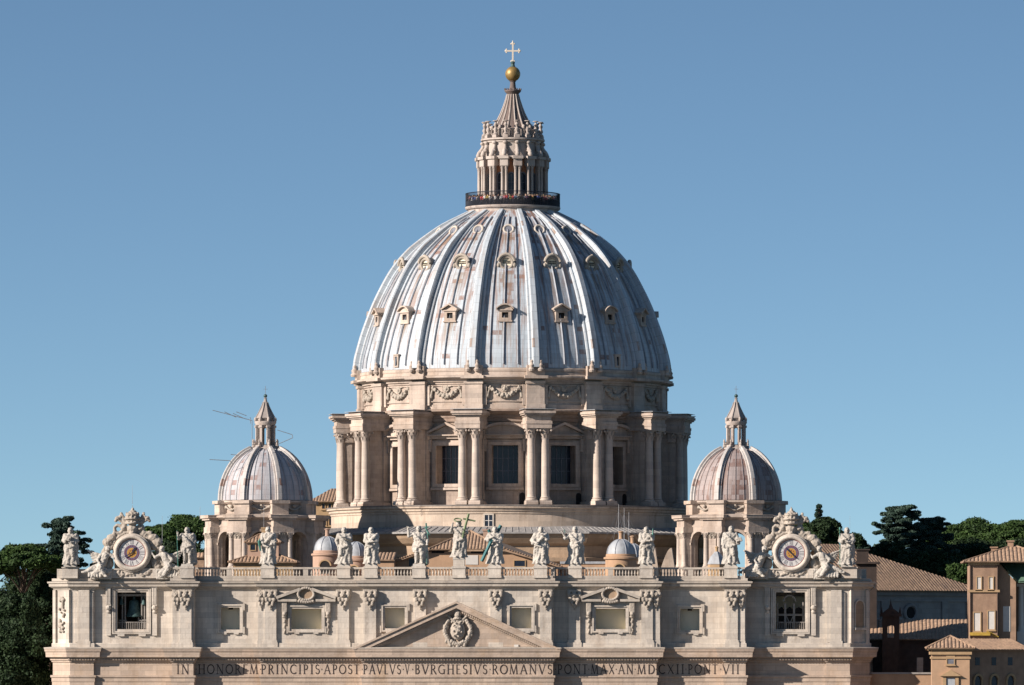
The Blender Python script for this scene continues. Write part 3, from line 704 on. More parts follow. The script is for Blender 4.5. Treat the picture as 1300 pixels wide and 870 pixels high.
m = MB(); m.lathe([(3.9, 118.9), (3.9, 120.4), (4.05, 120.45), (4.05, 120.6), (3.3, 120.75)], 48)
for i in range(48): x, y, _ = pol(4.1, 2*PI*i/48, 0); m.rod((x, y, 119.2), (x, y, 120.4), .09, n=5)
obj('inner_gallery', m, M['lantern'], lan, org=LL)
m = MB(); SP = [(3.5, 120.7), (3.05, 121.3), (2.45, 122.6), (1.95, 124.0), (1.5, 125.6), (1.12, 127.2), (.92, 128.3)]
m.lathe(SP + [(1.0, 128.4), (1.35, 128.75), (1.35, 128.95), (.6, 129.1), (.5, 129.6), (.42, 130.4), (.55, 130.5), (.3, 130.8)], 48); obj('spire', m, M['spire'], lan, smooth=30, org=LL)
m = MB()
for i in range(len(SP)-1): m.rod((0, -SP[i][0]-.05, SP[i][1]), (0, -SP[i+1][0]-.05, SP[i+1][1]), .17-.012*i, .17-.012*(i+1), 6)
m.ell((0, -3.45, 120.95), (.3, .35, .4)); srm = m.mesh('spire_rib', LL)
for k in range(16): put('spire_rib', srm, M['lantern'], lan, (k+.5)*LB)
m = MB()
for k in range(16): x, y, _ = pol(1.3, (k+.5)*LB, 0); m.rod((x, y, 128.8), (x*1.05, y*1.05, 129.25), .07, .12, 5)
obj('spire_crown', m, M['spire'], lan, org=LL)
m = MB(); m.ell((0, 0, 131.75+.0), 1.25, nu=32, nv=20); obj('ball', m, M['gilt'], lan, smooth=60, org=LL)
m = MB(); m.solid([(.5, 132.85), (.35, 133.1), (.28, 133.5), (.4, 133.6), (.2, 133.9)], 12); obj('cross_foot', m, M['bronze'], lan, org=LL)
m = MB(); zc = 136.6-.9
m.box(-.13, .13, -.1, .1, 133.85, 137.0); m.box(-1.1, -.13, -.098, .098, zc-.13, zc+.13); m.box(.13, 1.1, -.098, .098, zc-.13, zc+.13)
for (x, z) in ((0, 137.05), (-1.15, zc), (1.15, zc), (0, 134.05)):
    m.ell((x, 0, z), (.2, .12, .2), nu=8, nv=6)
    for s in (-1, 1):
        if x == 0: m.ell((s*.26, 0, z-.12), (.15, .1, .15), nu=6, nv=4)
        else: m.ell((x*.9, 0, z+s*.26), (.15, .1, .15), nu=6, nv=4)
m.ell((0, 0, 137.3), (.1, .1, .22), nu=6, nv=5)
obj('cross', m, M['cross'], lan, org=LL)
MB.zmap = None
# people crowded along the balcony
def person_mesh(v):
    b = MB(); lean = .05*(v-1)
    for s in (-1, 1):
        b.cap((s*.1, 0, .08), (s*.1, .02*s, .48), .06, .075); b.cap((s*.1, .02*s, .48), (s*.09, 0, .9), .08, .11); b.ell((s*.1, -.07, .05), (.06, .14, .05))
    b.ell((0, 0, .98), (.18, .13, .16)); b.cap((0, 0, 1.0), (0, lean, 1.3), .15, .17); b.ell((0, lean, 1.34), (.22, .13, .12)); b.cap((0, lean, 1.4), (0, lean, 1.52), .06, .06)
    b.ell((0, lean-.01, 1.63), (.085, .1, .125)); b.ell((0, lean-.11, 1.62), (.02, .03, .03))
    arms = [((-.22, 0, 1.38), (-.28, .02, 1.1), (-.24, -.12, .88)), ((.22, 0, 1.38), (.28, .02, 1.1), (.24, -.12, .88))]
    if v == 1: arms[0] = ((-.22, 0, 1.38), (-.27, -.12, 1.15), (-.06, -.32, 1.42)); arms[1] = ((.22, 0, 1.38), (.27, -.12, 1.15), (.06, -.32, 1.42))
    if v == 2: arms[1] = ((.22, 0, 1.38), (.3, -.1, 1.15), (.2, -.34, 1.1))
    for a, e, h in arms: b.cap(a, e, .06, .05); b.cap(e, h, .05, .035); b.ell(h, (.045, .045, .06))
    me = blobmesh(b, .035, 'person', it=2)
    ids = []
    for p in me.polygons:
        z = p.center.z; x = abs(p.center.x)
        ids.append(2 if z > 1.47 else (0 if z < .95 and x < .2 else 1))
    return me, ids
PM = []
skin = plain('skin', (0.75, 0.47, 0.34), 0.6); trs = [plain('dark_trousers', c, 0.8) for c in ((.02, .025, .05), (.06, .05, .045), (.10, .10, .12))]
shirts = [plain('clothing', c, 0.8, var=.1) for c in ((.95, .93, .9), (.75, .10, .10), (.08, .14, .40), (.95, .45, .55), (.03, .03, .035), (.75, .55, .15), (.35, .55, .75), (.50, .47, .44))]
sname = ['white', 'red', 'navy', 'pink', 'black', 'mustard', 'light blue', 'grey']
hairs = [plain('hair', c, 0.7) for c in ((.02, .015, .012), (.08, .045, .025), (.3, .22, .12))]
hname = ['black', 'brown', 'fair']
for v in range(3):
    me, ids = person_mesh(v)
    for mt in (trs[0], shirts[0], skin): me.materials.append(mt)
    me.polygons.foreach_set('material_index', ids); PM.append(me)
hm = MB(); hm.ell((0, .02, 1.68), (.105, .115, .1), nu=10, nv=7); hm.ell((0, .07, 1.58), (.095, .06, .12)); HM = hm.mesh('hair', smooth=60)
rnd = random.Random(3)
NPL = 90
for i in range(NPL):
    a = R(-84 + 168*i/(NPL-1) + rnd.uniform(-.8, .8)); rr = 7.38 - .5*(i % 2) + rnd.uniform(-.15, .08)
    x, y, _ = pol(rr, a, 0); v = rnd.randrange(3); si = rnd.randrange(8); hi = rnd.randrange(3)
    o = bpy.data.objects.new('person', PM[v]); COL.objects.link(o); o.location = (x+DC[0], y+DC[1], 107.55); o.rotation_euler.z = a + rnd.uniform(-.6, .6); s_ = rnd.uniform(.96, 1.08); o.scale = (s_, s_, s_)
    o.material_slots[1].link = 'OBJECT'; o.material_slots[1].material = shirts[si]; o.material_slots[0].link = 'OBJECT'; o.material_slots[0].material = rnd.choice(trs)
    pose = ('looking out', 'raising a camera', 'touching the railing')[v]
    f = i/(NPL-1); where = ('far left' if f < .12 else 'left' if f < .35 else 'left of centre' if f < .5 else 'right of centre' if f < .65 else 'right' if f < .88 else 'far right')
    tag(o, f'{sname[si]} topped visitor with {hname[hi]} hair {pose}, {where} on the balcony', 'person', 'visitors crowding the lantern balcony')
    h = put('hair', HM, hairs[hi], o); h.material_slots[0].link = 'OBJECT'; h.material_slots[0].material = hairs[hi]

# ------------------------------------------------------------------ the two smaller domes
def small_dome(cx, cy, label, mlead, zb=40.0):
    t = thing('small_dome', label, 'dome', (cx, cy, zb), 'pair of smaller domes beside the great dome'); O = (0, 0, zb)
    A = PI/8; ap_ = 8.1; side = ap_*math.tan(A)
    q = MB(); q.archwall(-side, side, zb, 54.0, -ap_, 0, 1.75, zb+.5, 51.4, 1.3); wallm = q.mesh('arch_wall', O)
    q = MB(); q.archband(0, 51.4, 1.75, 2.15, -ap_-.2, -ap_+.1); q.box(-2.15, -1.75, -ap_-.2, -ap_+.1, zb+2, 51.4); q.box(1.75, 2.15, -ap_-.2, -ap_+.1, zb+2, 51.4); q.box(-2.35, -1.7, -ap_-.35, -ap_+.1, 51.0, 51.4-.003); q.box(1.7, 2.35, -ap_-.35, -ap_+.1, 51.0, 51.4-.003); archm = q.mesh('arch_moulding', O)
    q = MB(); q.box(-1.5, 1.5, -9.25, -7.6, zb, 53.0); q.box(-.62, .62, -9.5, -9.2, 47.3, 53.0); q.box(-1.7, 1.7, -9.6, -7.6, zb+.003, 47.3)
    q.box(-1.75, 1.75, -9.72, -7.6, 53.0, 53.9); q.box(-1.6, 1.6, -9.55, -7.6, 53.903, 55.0); q.box(-2.0, 2.0, -9.95, -7.6, 55.003, 55.3); q.box(-2.25, 2.25, -10.2, -7.6, 55.303, 55.7); q.box(-2.3, 2.3, -10.25, -7.6, 55.703, 55.8)
    pierm = q.mesh('pier', O); cms_ = []
    for s in (-1, 1):
        c = MB(); c.box(s*1.15-.5, s*1.15+.5, -9.75, -8.9, 47.303, 47.6); c.solid([(.5, 47.603), (.5, 47.8), (.42, 48.0), (.41, 49.5), (.37, 51.9), (.4, 52.0), (.34, 52.1), (.5, 52.9)], 14, (s*1.15, -9.35, 0)); leafcap(c, s*1.15, -9.35, 52.05, 52.85, .38); c.box(s*1.15-.55, s*1.15+.55, -9.85, -8.9, 52.86, 52.997); cms_.append(c.mesh('column', O, smooth=35))
    c = MB(); leafcap(c, -.3, -9.3, 52.05, 52.85, .36); leafcap(c, .3, -9.3, 52.05, 52.85, .36); c.box(-.7, .7, -9.62, -9.2, 52.86, 52.997); capm = c.mesh('pilaster_capital', O)
    q = MB(); q.lathe([(p/cos(A), z) for p, z in ((8.12, 53.9), (8.12, 55.0), (8.5, 55.1), (9.0, 55.4), (9.0, 55.7), (7.4, 55.95))], 8, off=A); obj('entablature', q, M['drum'], t, org=O)
    q = MB(); q.lathe([(7.4, 55.5), (7.55, 55.6), (7.55, 56.1), (7.35, 56.15), (7.35, 57.5), (7.6, 57.6), (7.95, 57.85), (7.95, 58.1), (7.3, 58.25)], 8, off=A); obj('attic', q, M['drum'], t, org=O)
    q = MB(); q.box(-1.35, 1.35, -8.05, -6.8, 55.8, 57.6); q.box(-1.5, 1.5, -8.4, -6.8, 57.603, 58.12); atm = q.mesh('attic_pier', O)
    q = MB(); n = 9
    for i in range(13): s_ = -1+i/6; q.ell((s_*1.25, -7.0, 57.2-.6*(1-s_*s_)), (.17, .25, .17), nu=6, nv=5)
    for s in (-1, 1): q.ell((s*1.3, -7.0, 57.1), .28); q.cap((s*1.5, -7, 57.1), (s*1.7, -7, 56.5), .12, .18)
    q.ell((0, -7.0, 57.2), .3); rel = blobmesh(q, .09, 'relief', .05, .3, O)
    q = MB(); q.lathe([(6.7, zb), (6.7, 53.9)], 8, off=A); 
    for k in range(8):
        put('arch_wall', wallm, M['drum'], t, k*2*A); put('arch_moulding', archm, M['drum'], t, k*2*A); put('relief', rel, M['carve'], t, k*2*A)
        p = put('pier', pierm, M['drum'], t, (k+.5)*2*A); put('pilaster_capital', capm, M['carve'], p)
        for c in cms_: put('column', c, M['drumcol'], p)
        put('attic_pier', atm, M['drum'], t, (k+.5)*2*A)
    # shell
    prof = [(7.25*math.sqrt(max(0, 1-(i/16*8.6/9.1)**2))+.0, 58.2+i/16*8.2) for i in range(17)]; prof = [(max(r, 2.0), z) for r, z in prof]
    ln = [0]; 
    for a, b in zip(prof, prof[1:]): ln.append(ln[-1]+math.hypot(b[0]-a[0], b[1]-a[1]))
    q = MB(); n = len(prof)
    for k in range(8):
        vs = []; uv = []
        for j in range(9):
            a = (k*2-1)*A+2*A*j/8
            for i, (r, z) in enumerate(prof): vs.append(pol(r, a, z)); uv.append((k*9+j/8*5.5*(.4+.6*r/7.25)+cx, ln[i]))
        q.add(vs, [(j*n+i, (j+1)*n+i, (j+1)*n+i+1, j*n+i+1) for j in range(8) for i in range(n-1)], 0, uv)
    obj('dome_shell', q, mlead, t, smooth=45, org=O)
    q = MB()
    def sw(mb, a0, w_, h):
        vs = []; uv = []
        for i, (r, z) in enumerate(prof):
            a, b = prof[max(0, i-1)], prof[min(n-1, i+1)]; d = Vector((b[0]-a[0], b[1]-a[1])).normalized(); sc_ = .55+.45*r/7.25
            for tt, hh in ((-w_, -.2), (-w_, h*.4), (-w_*.55, h*.45), (-w_*.5, h), (w_*.5, h), (w_*.55, h*.45), (w_, h*.4), (w_, -.2)):
                rr, zz = r+d.y*hh, z-d.x*hh; vs.append((rr*sin(a0)+tt*sc_*cos(a0), -rr*cos(a0)+tt*sc_*sin(a0), zz)); uv.append((a0*5+tt, ln[i]))
        mb.add(vs, [(i*8+c, i*8+c+1, i*8+9+c, i*8+8+c) for i in range(n-1) for c in range(7)] + [tuple(range(8))], 0, uv)
    sw(q, 0, .6, .6); ribm_ = q.mesh('rib', O, smooth=25)
    q = MB(); sw(q, -.19, .07, .08); sw(q, 0.0, .07, .08); sw(q, .19, .07, .08); rolm_ = q.mesh('lead_roll', O)
    for k in range(8): put('rib', ribm_, M['leadribs'], t, (k+.5)*2*A); put('lead_roll', rolm_, M['cup'] if mlead is M['leadl'] else M['leadr'], t, k*2*A)
    # lantern
    q = MB(); q.lathe([(2.3, 66.0), (2.2, 66.6), (1.75, 66.8), (1.7, 67.1)], 24); obj('lantern_base', q, M['lantern'], t, smooth=30, org=O)
    q = MB(); q.lathe([(1.3, 70.2), (1.55, 70.3), (1.75, 70.7), (1.75, 70.9), (1.2, 71.0), (1.35, 71.4), (1.5, 71.5)], 24); obj('lantern_cornice', q, M['lantern'], t, smooth=30, org=O)
    q = MB(); q.archwall(-.5, .5, 67.1, 70.3, -1.25, 0, .3, 67.2, 69.6, .3, 8); lw = q.mesh('lantern_wall', O)
    q = MB(); q.box(-.2, .2, -1.62, -1.15, 67.0, 70.3); q.box(-.27, .27, -1.75, -1.2, 69.9, 70.25); q.ell((0, -1.9, 66.9), (.22, .4, .35)); q.ell((0, -1.75, 67.3), (.2, .25, .3)); q.ell((0, -1.62, 71.2), (.2, .28, .4)); q.solid([(.2, 67.2), (.12, 67.5), (.18, 67.7), (.03, 68.1)], 8, (0, -2.05, 0)); lp = q.mesh('lantern_pier', O)
    for k in range(8): put('lantern_wall', lw, M['lantern'], t, k*2*A); put('lantern_pier', lp, M['lantern'], t, (k+.5)*2*A)
    q = MB(); q.lathe([(1.6, 71.4), (1.45, 71.7), (1.0, 72.5), (.6, 73.3), (.35, 74.0), (.22, 74.5), (.3, 74.6), (.1, 74.75)], 8, off=A)
    for k in range(8):
        pr_ = [(1.6, 71.4), (1.45, 71.7), (1.0, 72.5), (.6, 73.3), (.35, 74.0)]
        for a, b in zip(pr_, pr_[1:]): q.rod(pol(a[0]+.03, (k+.5)*2*A, a[1]), pol(b[0]+.03, (k+.5)*2*A, b[1]), .1, n=5)
    obj('lantern_cap', q, M['cap'], t, org=O)
    q = MB(); q.ell((0, 0, 75.0), .3, nu=14, nv=10); obj('finial_ball', q, M['bronze'], t, smooth=60, org=O)
    q = MB(); q.rod((0, 0, 75.25), (0, 0, 76.6), .035, n=5); q.rod((-.35, 0, 76.1), (.35, 0, 76.1), .03, n=5); obj('finial_cross', q, M['steel'], t, org=O)
    return t
sd1 = small_dome(-37.9, 110, 'small pale lead dome with a stone lantern, left of the great dome', M['leadl'])
sd2 = small_dome(37.5, 110, 'small rusty brown lead dome with a stone lantern, right of the great dome', M['leadr'])
# ------------------------------------------------------------------ the facade
fac = thing('church_facade', 'broad pale stone church front with pediment, attic windows and Latin inscription', 'church facade', (0, 0, 0))
SECS = [(89, 119, -.3), (119, 221, -.8), (221, 248, 2.3), (248, 334, 0), (334, 464, 2.3), (464, 704, 4.2), (704, 834, 2.3), (834, 920, 0), (920, 947, 2.3), (947, 1049, -.8), (1049, 1079, -.3)]
def plan(extra=0.0, cex=0.0):
    p = [(fx(62)-extra*.3, 29), (fx(66)-extra*.6, 2.6)]
    for a, b, d in SECS:
        dd = d + extra + (cex if a == 464 else 0); p += [(fx(a), -dd), (fx(b), -dd)]
    return p + [(fx(1102)+extra*.6, 2.6), (fx(1106)+extra*.3, 29)]
def depth(X):
    for a, b, d in SECS:
        if a <= X <= b: return d
    return 0.8
def off(L): return [(1168-b, 1168-a) for a, b in L]
ZA, ZT = fz(822), fz(746)           # attic wall from the main cornice up to the attic cornice
wins = {  # X0, X1, Y0, Y1, kind
    (148, 185): ('bell', 752, 799), (280.5, 304.5): ('small', 771.5, 799.5), (372, 410): ('big', 773, 799), (491.5, 516.5): ('small', 772, 798),
    (651.5, 676.5): ('small', 772, 798), (757, 795): ('big', 773, 799), (863.5, 888): ('small', 773, 800.5), (985, 1022): ('bell', 752, 799)}
m = MB()
m.add([(fx(62), 29, ZA), (fx(66), 2.6, ZA), (fx(66), 2.6, ZT), (fx(62), 29, ZT)], [(0, 1, 2, 3)]); m.add([(fx(66), 2.6, ZA), (fx(89), .3, ZA), (fx(89), .3, ZT), (fx(66), 2.6, ZT)], [(0, 1, 2, 3)])
m.add([(fx(1106), 29, ZA), (fx(1102), 2.6, ZA), (fx(1102), 2.6, ZT), (fx(1106), 29, ZT)], [(0, 1, 2, 3)]); m.add([(fx(1102), 2.6, ZA), (fx(1079), .3, ZA), (fx(1079), .3, ZT), (fx(1102), 2.6, ZT)], [(0, 1, 2, 3)])
pv = None
for a, b, d in SECS:
    hs = [(fx(k[0]), fx(k[1]), fz(v[2]), fz(v[1])) for k, v in wins.items() if a < k[0] and k[1] < b]
    m.wall(fx(a), fx(b), ZA, ZT, -d, hs, 0.7)
    if pv is not None and pv != d: m.add([(fx(a), -pv, ZA), (fx(a), -d, ZA), (fx(a), -d, ZT), (fx(a), -pv, ZT)], [(0, 1, 2, 3)])
    pv = d
obj('attic_wall', m, M['attic'], fac)
m = MB(); m.zprism([(fx(63), 24), (fx(67), 3), (fx(90), 6), (fx(1078), 6), (fx(1101), 3), (fx(1105), 24)], ZT-1.2, fz(738)); obj('terrace_roof', m, M['ledge'], fac)
for s in (-1, 1): m = MB(); xx = s*(fx(1102)-.6); m.box(xx-.4, xx+.4, 4, 28, fz(738)+.003, 46.0); obj('shade_parapet', m, M['attic'], fac)  # added parapets; the right one blocks sun from the courtyard roof
m = MB(); m.sweep(plan(.42), [(0, ZA-.02), (.12, ZA+.0), (.12, ZA+.55), (0, ZA+.62), (-.4, ZA+.62)]); obj('attic_plinth', m, M['attic'], fac)
zc = fz(747)
m = MB(); m.sweep(plan(.0), [(0, zc-.25), (.12, zc-.2), (.2, zc), (.5, zc+.12), (.52, zc+.2), (.72, zc+.25), (.75, zc+.62), (.95, zc+.72), (.98, zc+.95), (-.3, zc+1.02)]); obj('attic_cornice', m, M['cornice'], fac)
m = MB(); m.sweep(plan(.1), [(.0, zc+1.0), (.28, zc+1.03), (.28, zc+1.4), (-.6, zc+1.42)]); obj('blocking_course', m, M['cornice'], fac)
ZB_ = zc+1.42
# main entablature
E = .35; CE = .45; zf0, zf1 = fz(857.5), fz(841.5)
m = MB(); m.sweep(plan(E, CE), [(-.12, 0), (-.12, fz(884)), (0, fz(883.9)), (0, fz(872)), (.1, fz(871.5)), (.1, fz(866)), (.18, fz(865.6)), (.18, fz(861)), (.34, fz(860)), (.34, zf0), (0, zf0+.02), (0, zf1), (.18, zf1+.1), (.2, zf1+.3), (.34, zf1+.35)]); obj('entablature', m, M['facade'], fac)
zk = zf1+.35
m = MB(); m.sweep(plan(E, CE), [(.3, zk-.03), (.36, zk+.0), (.36, zk+.28), (.55, zk+.32), (.62, zk+.42), (.95, zk+.45), (1.0, fz(828.5)), (1.12, fz(827)), (1.2, fz(823.5)), (-1.4, fz(821.5))]); obj('main_cornice', m, M['facade'], fac)
m = MB(); m.sweep(plan(E, CE), [(1.14, fz(823.6)), (1.24, fz(823.5)), (1.24, fz(822.2)), (-.5, fz(820.9))]); obj('cornice_ledge', m, M['cornice'], fac)
m = MB()
for a, b, d in SECS:
    dd = d+E+(CE if a == 464 else 0); n = max(2, int((fx(b)-fx(a)+1.1)/.42)); x0 = fx(a)-.3; x1 = fx(b)+.3
    for i in range(n):
        x = x0+(x1-x0)*(i+.5)/n; m.box(x-.12, x+.12, -dd-.58, -dd-.3, zk+.02, zk+.27)
obj('dentil_band', m, M['facade'], fac)
# pilasters
def mask_capital(mb, x, y, z, wd):            # carved capital: volutes, face, hanging garland
    mb.box(x-wd*.62, x+wd*.62, y-.34, y+.1, z-.32, z)
    for s in (-1, 1):
        mb.ell((x+s*wd*.47, y-.3, z-.72), (.34, .34, .44)); mb.ell((x+s*wd*.33, y-.34, z-1.35), (.26, .3, .38)); mb.ell((x+s*wd*.2, y-.3, z-1.95), (.22, .25, .32))
    mb.ell((x, y-.38, z-.75), (.4, .4, .42)); mb.ell((x, y-.3, z-1.4), (.3, .28, .3)); mb.ell((x, y-.22, z-2.3), (.22, .2, .32)); mb.ell((x, y-.18, z-2.72), (.1, .12, .22))
    mb.ell((x-.15, y-.74, z-.62), (.1, .12, .08)); mb.ell((x+.15, y-.74, z-.62), (.1, .12, .08)); mb.ell((x, y-.78, z-.78), (.07, .12, .14))
c0 = MB(); mask_capital(c0, 0, 0, 0, 1.62); CAPM = blobmesh(c0, .075, 'mask_capital', .16, .28)
c0 = MB(); mask_capital(c0, 0, .12, 0, .9); CAPS = blobmesh(c0, .075, 'side_capital', .16, .28)
PIL = [(231, 245.5, 1), (338.5, 353, 1), (430.5, 445, 0), (466, 480.5, 0), (529, 543.5, 0)]
PIL += [(1168-b, 1168-a, s) for a, b, s in PIL]
zt_ = zc-.25
for a, b, s in PIL:
    x0, x1 = fx(a), fx(b); d = depth((a+b)/2); xm = (x0+x1)/2
    m = MB(); m.box(x0, x1, -d-.42, -d+.05, ZA+1.0, zt_); m.box(x0-.12, x1+.12, -d-.55, -d+.05, ZA+.7, ZA+1.003); m.box(x0-.22, x1+.22, -d-.66, -d+.05, ZA, ZA+.703)
    if s:   # half pilaster tucked behind, on the outer side
        o = -1 if a < 584 else 1
        xa = x0-1.0 if o < 0 else x1+.0; xb = x0 if o < 0 else x1+1.0
        m.box(xa, xb, -d-.2, -d+.05, ZA+.95, zt_-.003); m.box(xa-.06 if o < 0 else xa, xb if o < 0 else xb+.06, -d-.34, -d+.05, ZA+.003, ZA+.953)
    p = obj('pilaster', m, M['attic'], fac)
    cp = put('mask_capital', CAPM, M['carve'], p, loc=(xm, -d-.42, zt_+.02))
    if s: put('side_capital', CAPS, M['carve'], p, loc=(x0-.5 if a < 584 else x1+.5, -d-.2, zt_+.01))
for a, b in ((99.6, 113.5), (1054.5, 1068.4)):
    x0, x1 = fx(a), fx(b); m = MB(); m.box(x0, x1, -.15, .35, ZA+.9, zt_); m.box(x0-.15, x1+.15, -.3, .35, ZA, ZA+.903); m.box(x0-.5, x0-.003, .1, .35, ZA+.7, zt_-.4); m.box(x1+.003, x1+.5, .1, .35, ZA+.7, zt_-.4)
    obj('corner_pilaster', m, M['attic'], fac)
# slanted end walls: relief on the left, niche on the right
ev = Vector((fx(66)-fx(89), 2.3)); ang = math.atan2(ev.y, -ev.x)
for s in (-1, 1):
    xa, ya = (fx(77.5), 1.4) if s < 0 else (fx(1090.5), 1.4)
    F = Matrix.Translation(Vector((xa, ya, 0))) @ Matrix.Rotation(s*ang, 4, 'Z')
    m = MB(); m.M = F; m.box(-1.75, -1.15, -.28, .1, ZA, zt_); m.box(1.15, 1.75, -.28, .1, ZA+.003, zt_); obj('end_pilaster', m, M['attic'], fac)
    m = MB(); m.M = F
    if s < 0:
        r_ = random.Random(5)
        for i in range(26): m.ell((r_.uniform(-.5, .5), -.12, fz(815)+r_.uniform(1.2, 6.3)), (r_.uniform(.15, .35), .22, r_.uniform(.15, .4)), nu=7, nv=5)
        put('trophy_relief', blobmesh(m, .08, 'trophy_relief', .1, .3), M['carve'], fac)
    else:
        m.prism([(-.8, fz(797)), (.8, fz(797)), (.8, fz(770))]+[(.8*cos(PI*i/8), fz(770)+.8*sin(PI*i/8)) for i in range(1, 8)]+[(-.8, fz(770))], -.12, .1); n_ = obj('niche', m, M['tiber'], fac)
        m = MB(); m.M = F; m.archband(0, fz(770), .8, 1.0, -.26, .1, 10); m.box(-1.0, -.8, -.26, .1, fz(797), fz(770)); m.box(.8, 1.0, -.26, .1, fz(797), fz(770)); m.box(-1.05, 1.05, -.5, .1, fz(800), fz(797)); obj('niche_frame', m, M['attic'], n_)
# windows
for (X0, X1), (kind, Y0, Y1) in wins.items():
    x0, x1, z0, z1 = fx(X0), fx(X1), fz(Y1), fz(Y0); d = depth((X0+X1)/2); y = -d; xm = (x0+x1)/2
    m = MB(); m.rectframe(x0, x1, z0, z1, .26, y-.12, y+.2); m.rectframe(x0-.263, x1+.263, z0-.263, z1+.263, .2, y-.28, y+.2)
    if kind != 'bell':
        for sx in (-1, 1):
            xx = x1+.5 if sx > 0 else x0-.5
            for zz in (z1+.1, z0-.1): m.box(min(xx, xx+sx*.2), max(xx, xx+sx*.2), y-.27, y+.2, zz-.5, zz+.5)
            m.box(xm+sx*(x1-x0)*.32-.35, xm+sx*(x1-x0)*.32+.35, y-.275, y+.2, z0-.68, z0-.466)
    wn_ = obj('bell_opening' if kind == 'bell' else 'window', m, M['attic'], fac)
    if kind == 'bell': 
        b = MB(); b.rectframe(x0-.5, x1+.5, z0-.5, z1+.5, .18, y-.36, y+.2)
        for sx in (-1, 1):
            xx = x1+1.2 if sx > 0 else x0-1.2
            b.box(xx-.38, xx+.38, y-.5, y+.1, z1-1.9, z1+.7); b.box(xx-.5, xx+.5, y-.62, y+.1, z1+.703, z1+.9)
            for q in range(3): b.box(xx-.27+.2*q, xx-.13+.2*q, y-.57, y-.45, z1-1.7, z1+.6)
            b.ell((xx, y-.3, z1-2.2), (.42, .55, .4)); b.ell((xx, y-.2, z1-2.75), (.32, .4, .3))
            b.box(xx-.33, xx+.33, y-.3, y+.1, z0-.9, z1-2.6)
            b.box(xm+sx*1.5-.5, xm+sx*1.5+.5, y-.33, y+.2, z0-1.0, z0-.683)
        obj('console_frame', b, M['attic'], wn_)
        b = MB(); b.box(x0-.8, x0-.7, y+.7, y+7, z0-.6, z1+.6); b.box(x1+.7, x1+.8, y+.7, y+7, z0-.6, z1+.6); b.box(x0-.7, x1+.7, y+7, y+7.1, z0-.6, z1+.6); b.box(x0-.7, x1+.7, y+.7, y+7, z1+.6, z1+.7); b.box(x0-.7, x1+.7, y+.7, y+7, z0-.7, z0-.6)
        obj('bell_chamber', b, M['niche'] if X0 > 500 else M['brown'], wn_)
        b = MB()
        for i in range(15): xx = x0+.2+(x1-x0-.4)*i/14; b.rod((xx, y+.55, z0), (xx, y+.55, z0+.95), .045, n=5)
        b.box(x0+.01, x1-.01, y+.5, y+.6, z0+.95, z0+1.05); obj('railing', b, M['timber'], wn_)
        b = MB()
        if X0 < 500:
            for xx in (x0+.55, x0+.95, x1-.85, x1-.45): b.box(xx-.09, xx+.09, y+1.6, y+1.9, z0, z1)
            b.box(x0+.02, x1-.02, y+1.55, y+1.95, z1-.55, z1-.25); b.box(x1-1.2, x1-.1, y+1.5, y+1.59, z0+1.2, z0+1.4); b.box(x1-1.35, x1-1.2, y+1.6, y+2.4, z0, z0+1.9); b.box(x0+.1, x0+1.2, y+1.5, y+1.59, z0+1.2, z0+1.35)
            obj('bell_frame', b, M['timber'], wn_)
            b = MB(); b.solid([(1.22, z0+1.75), (1.25, z0+1.85), (1.0, z0+2.3), (.82, z0+3.0), (.74, z0+3.8), (.6, z0+4.1), (.2, z0+4.25), (.2, z0+4.6)], 28, (xm+.1, y+2.2, 0)); bo = obj('great_bell', b, M['bronze'], None, smooth=40); tag(bo, 'large green bronze bell hanging in the left opening below the clock', 'bell')
            for sx in (0, 1):
                b = MB(); xx = x0+.45 if sx == 0 else x1-.5
                b.solid([(.36, z1-1.75), (.37, z1-1.7), (.25, z1-1.4), (.2, z1-1.0), (.05, z1-.85), (.05, z1-.55)], 16, (xx, y+1.3, 0)); bo = obj('small_bell', b, M['bronze'], None, smooth=40)
                tag(bo, 'small green bell hanging at the %s of the large bell' % ('left' if sx == 0 else 'right'), 'bell', 'small bells in the bell opening')
        else:
            for xx in (xm-.75, xm+.5): b.box(xx-.13, xx+.13, y+1.2, y+1.45, z0, z1-1.55)
            for xx in (x0+.25, x1-.3): b.box(xx-.08, xx+.08, y+1.2, y+1.4, z0, z1-1.4)
            b.box(x0+.02, x1-.02, y+1.1, y+1.197, z0+1.95, z0+2.15); b.tube([(xm-.6, y+1.3, z0+1.9), (xm-.1, y+1.3, z0+.8)], .07, 5); b.tube([(xm+.4, y+1.3, z0+1.9), (xm-.1, y+1.3, z0+.8)], .07, 5)
            b.archband(xm-.12, z1-1.3, .75, .95, y+1.15, y+1.4, 10)
            obj('timber_frame', b, M['timber'], wn_)
            b = MB()
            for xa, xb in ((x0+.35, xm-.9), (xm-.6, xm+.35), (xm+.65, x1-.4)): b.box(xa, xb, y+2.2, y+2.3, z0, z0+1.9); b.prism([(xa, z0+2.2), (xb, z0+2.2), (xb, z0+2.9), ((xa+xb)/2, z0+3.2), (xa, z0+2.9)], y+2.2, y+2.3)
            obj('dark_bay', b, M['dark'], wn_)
    else:
        b = MB(); b.box(x0-.6, x0-.5, y+.7, y+2.6, z0-.3, z1+.3); b.box(x1+.5, x1+.6, y+.7, y+2.6, z0-.3, z1+.3); b.box(x0-.5, x1+.5, y+2.6, y+2.7, z0-.3, z1+.3); b.box(x0-.5, x1+.5, y+.7, y+2.6, z1+.3, z1+.4); b.box(x0-.5, x1+.5, y+.7, y+2.6, z0-.3, z0-.2)
        bd = 0 if kind == 'big' else -1.0
        b.v = [(p[0], p[1]+(bd if p[1] > y+2 else 0), p[2]) for p in b.v]; obj('recess', b, M['niche'], wn_)
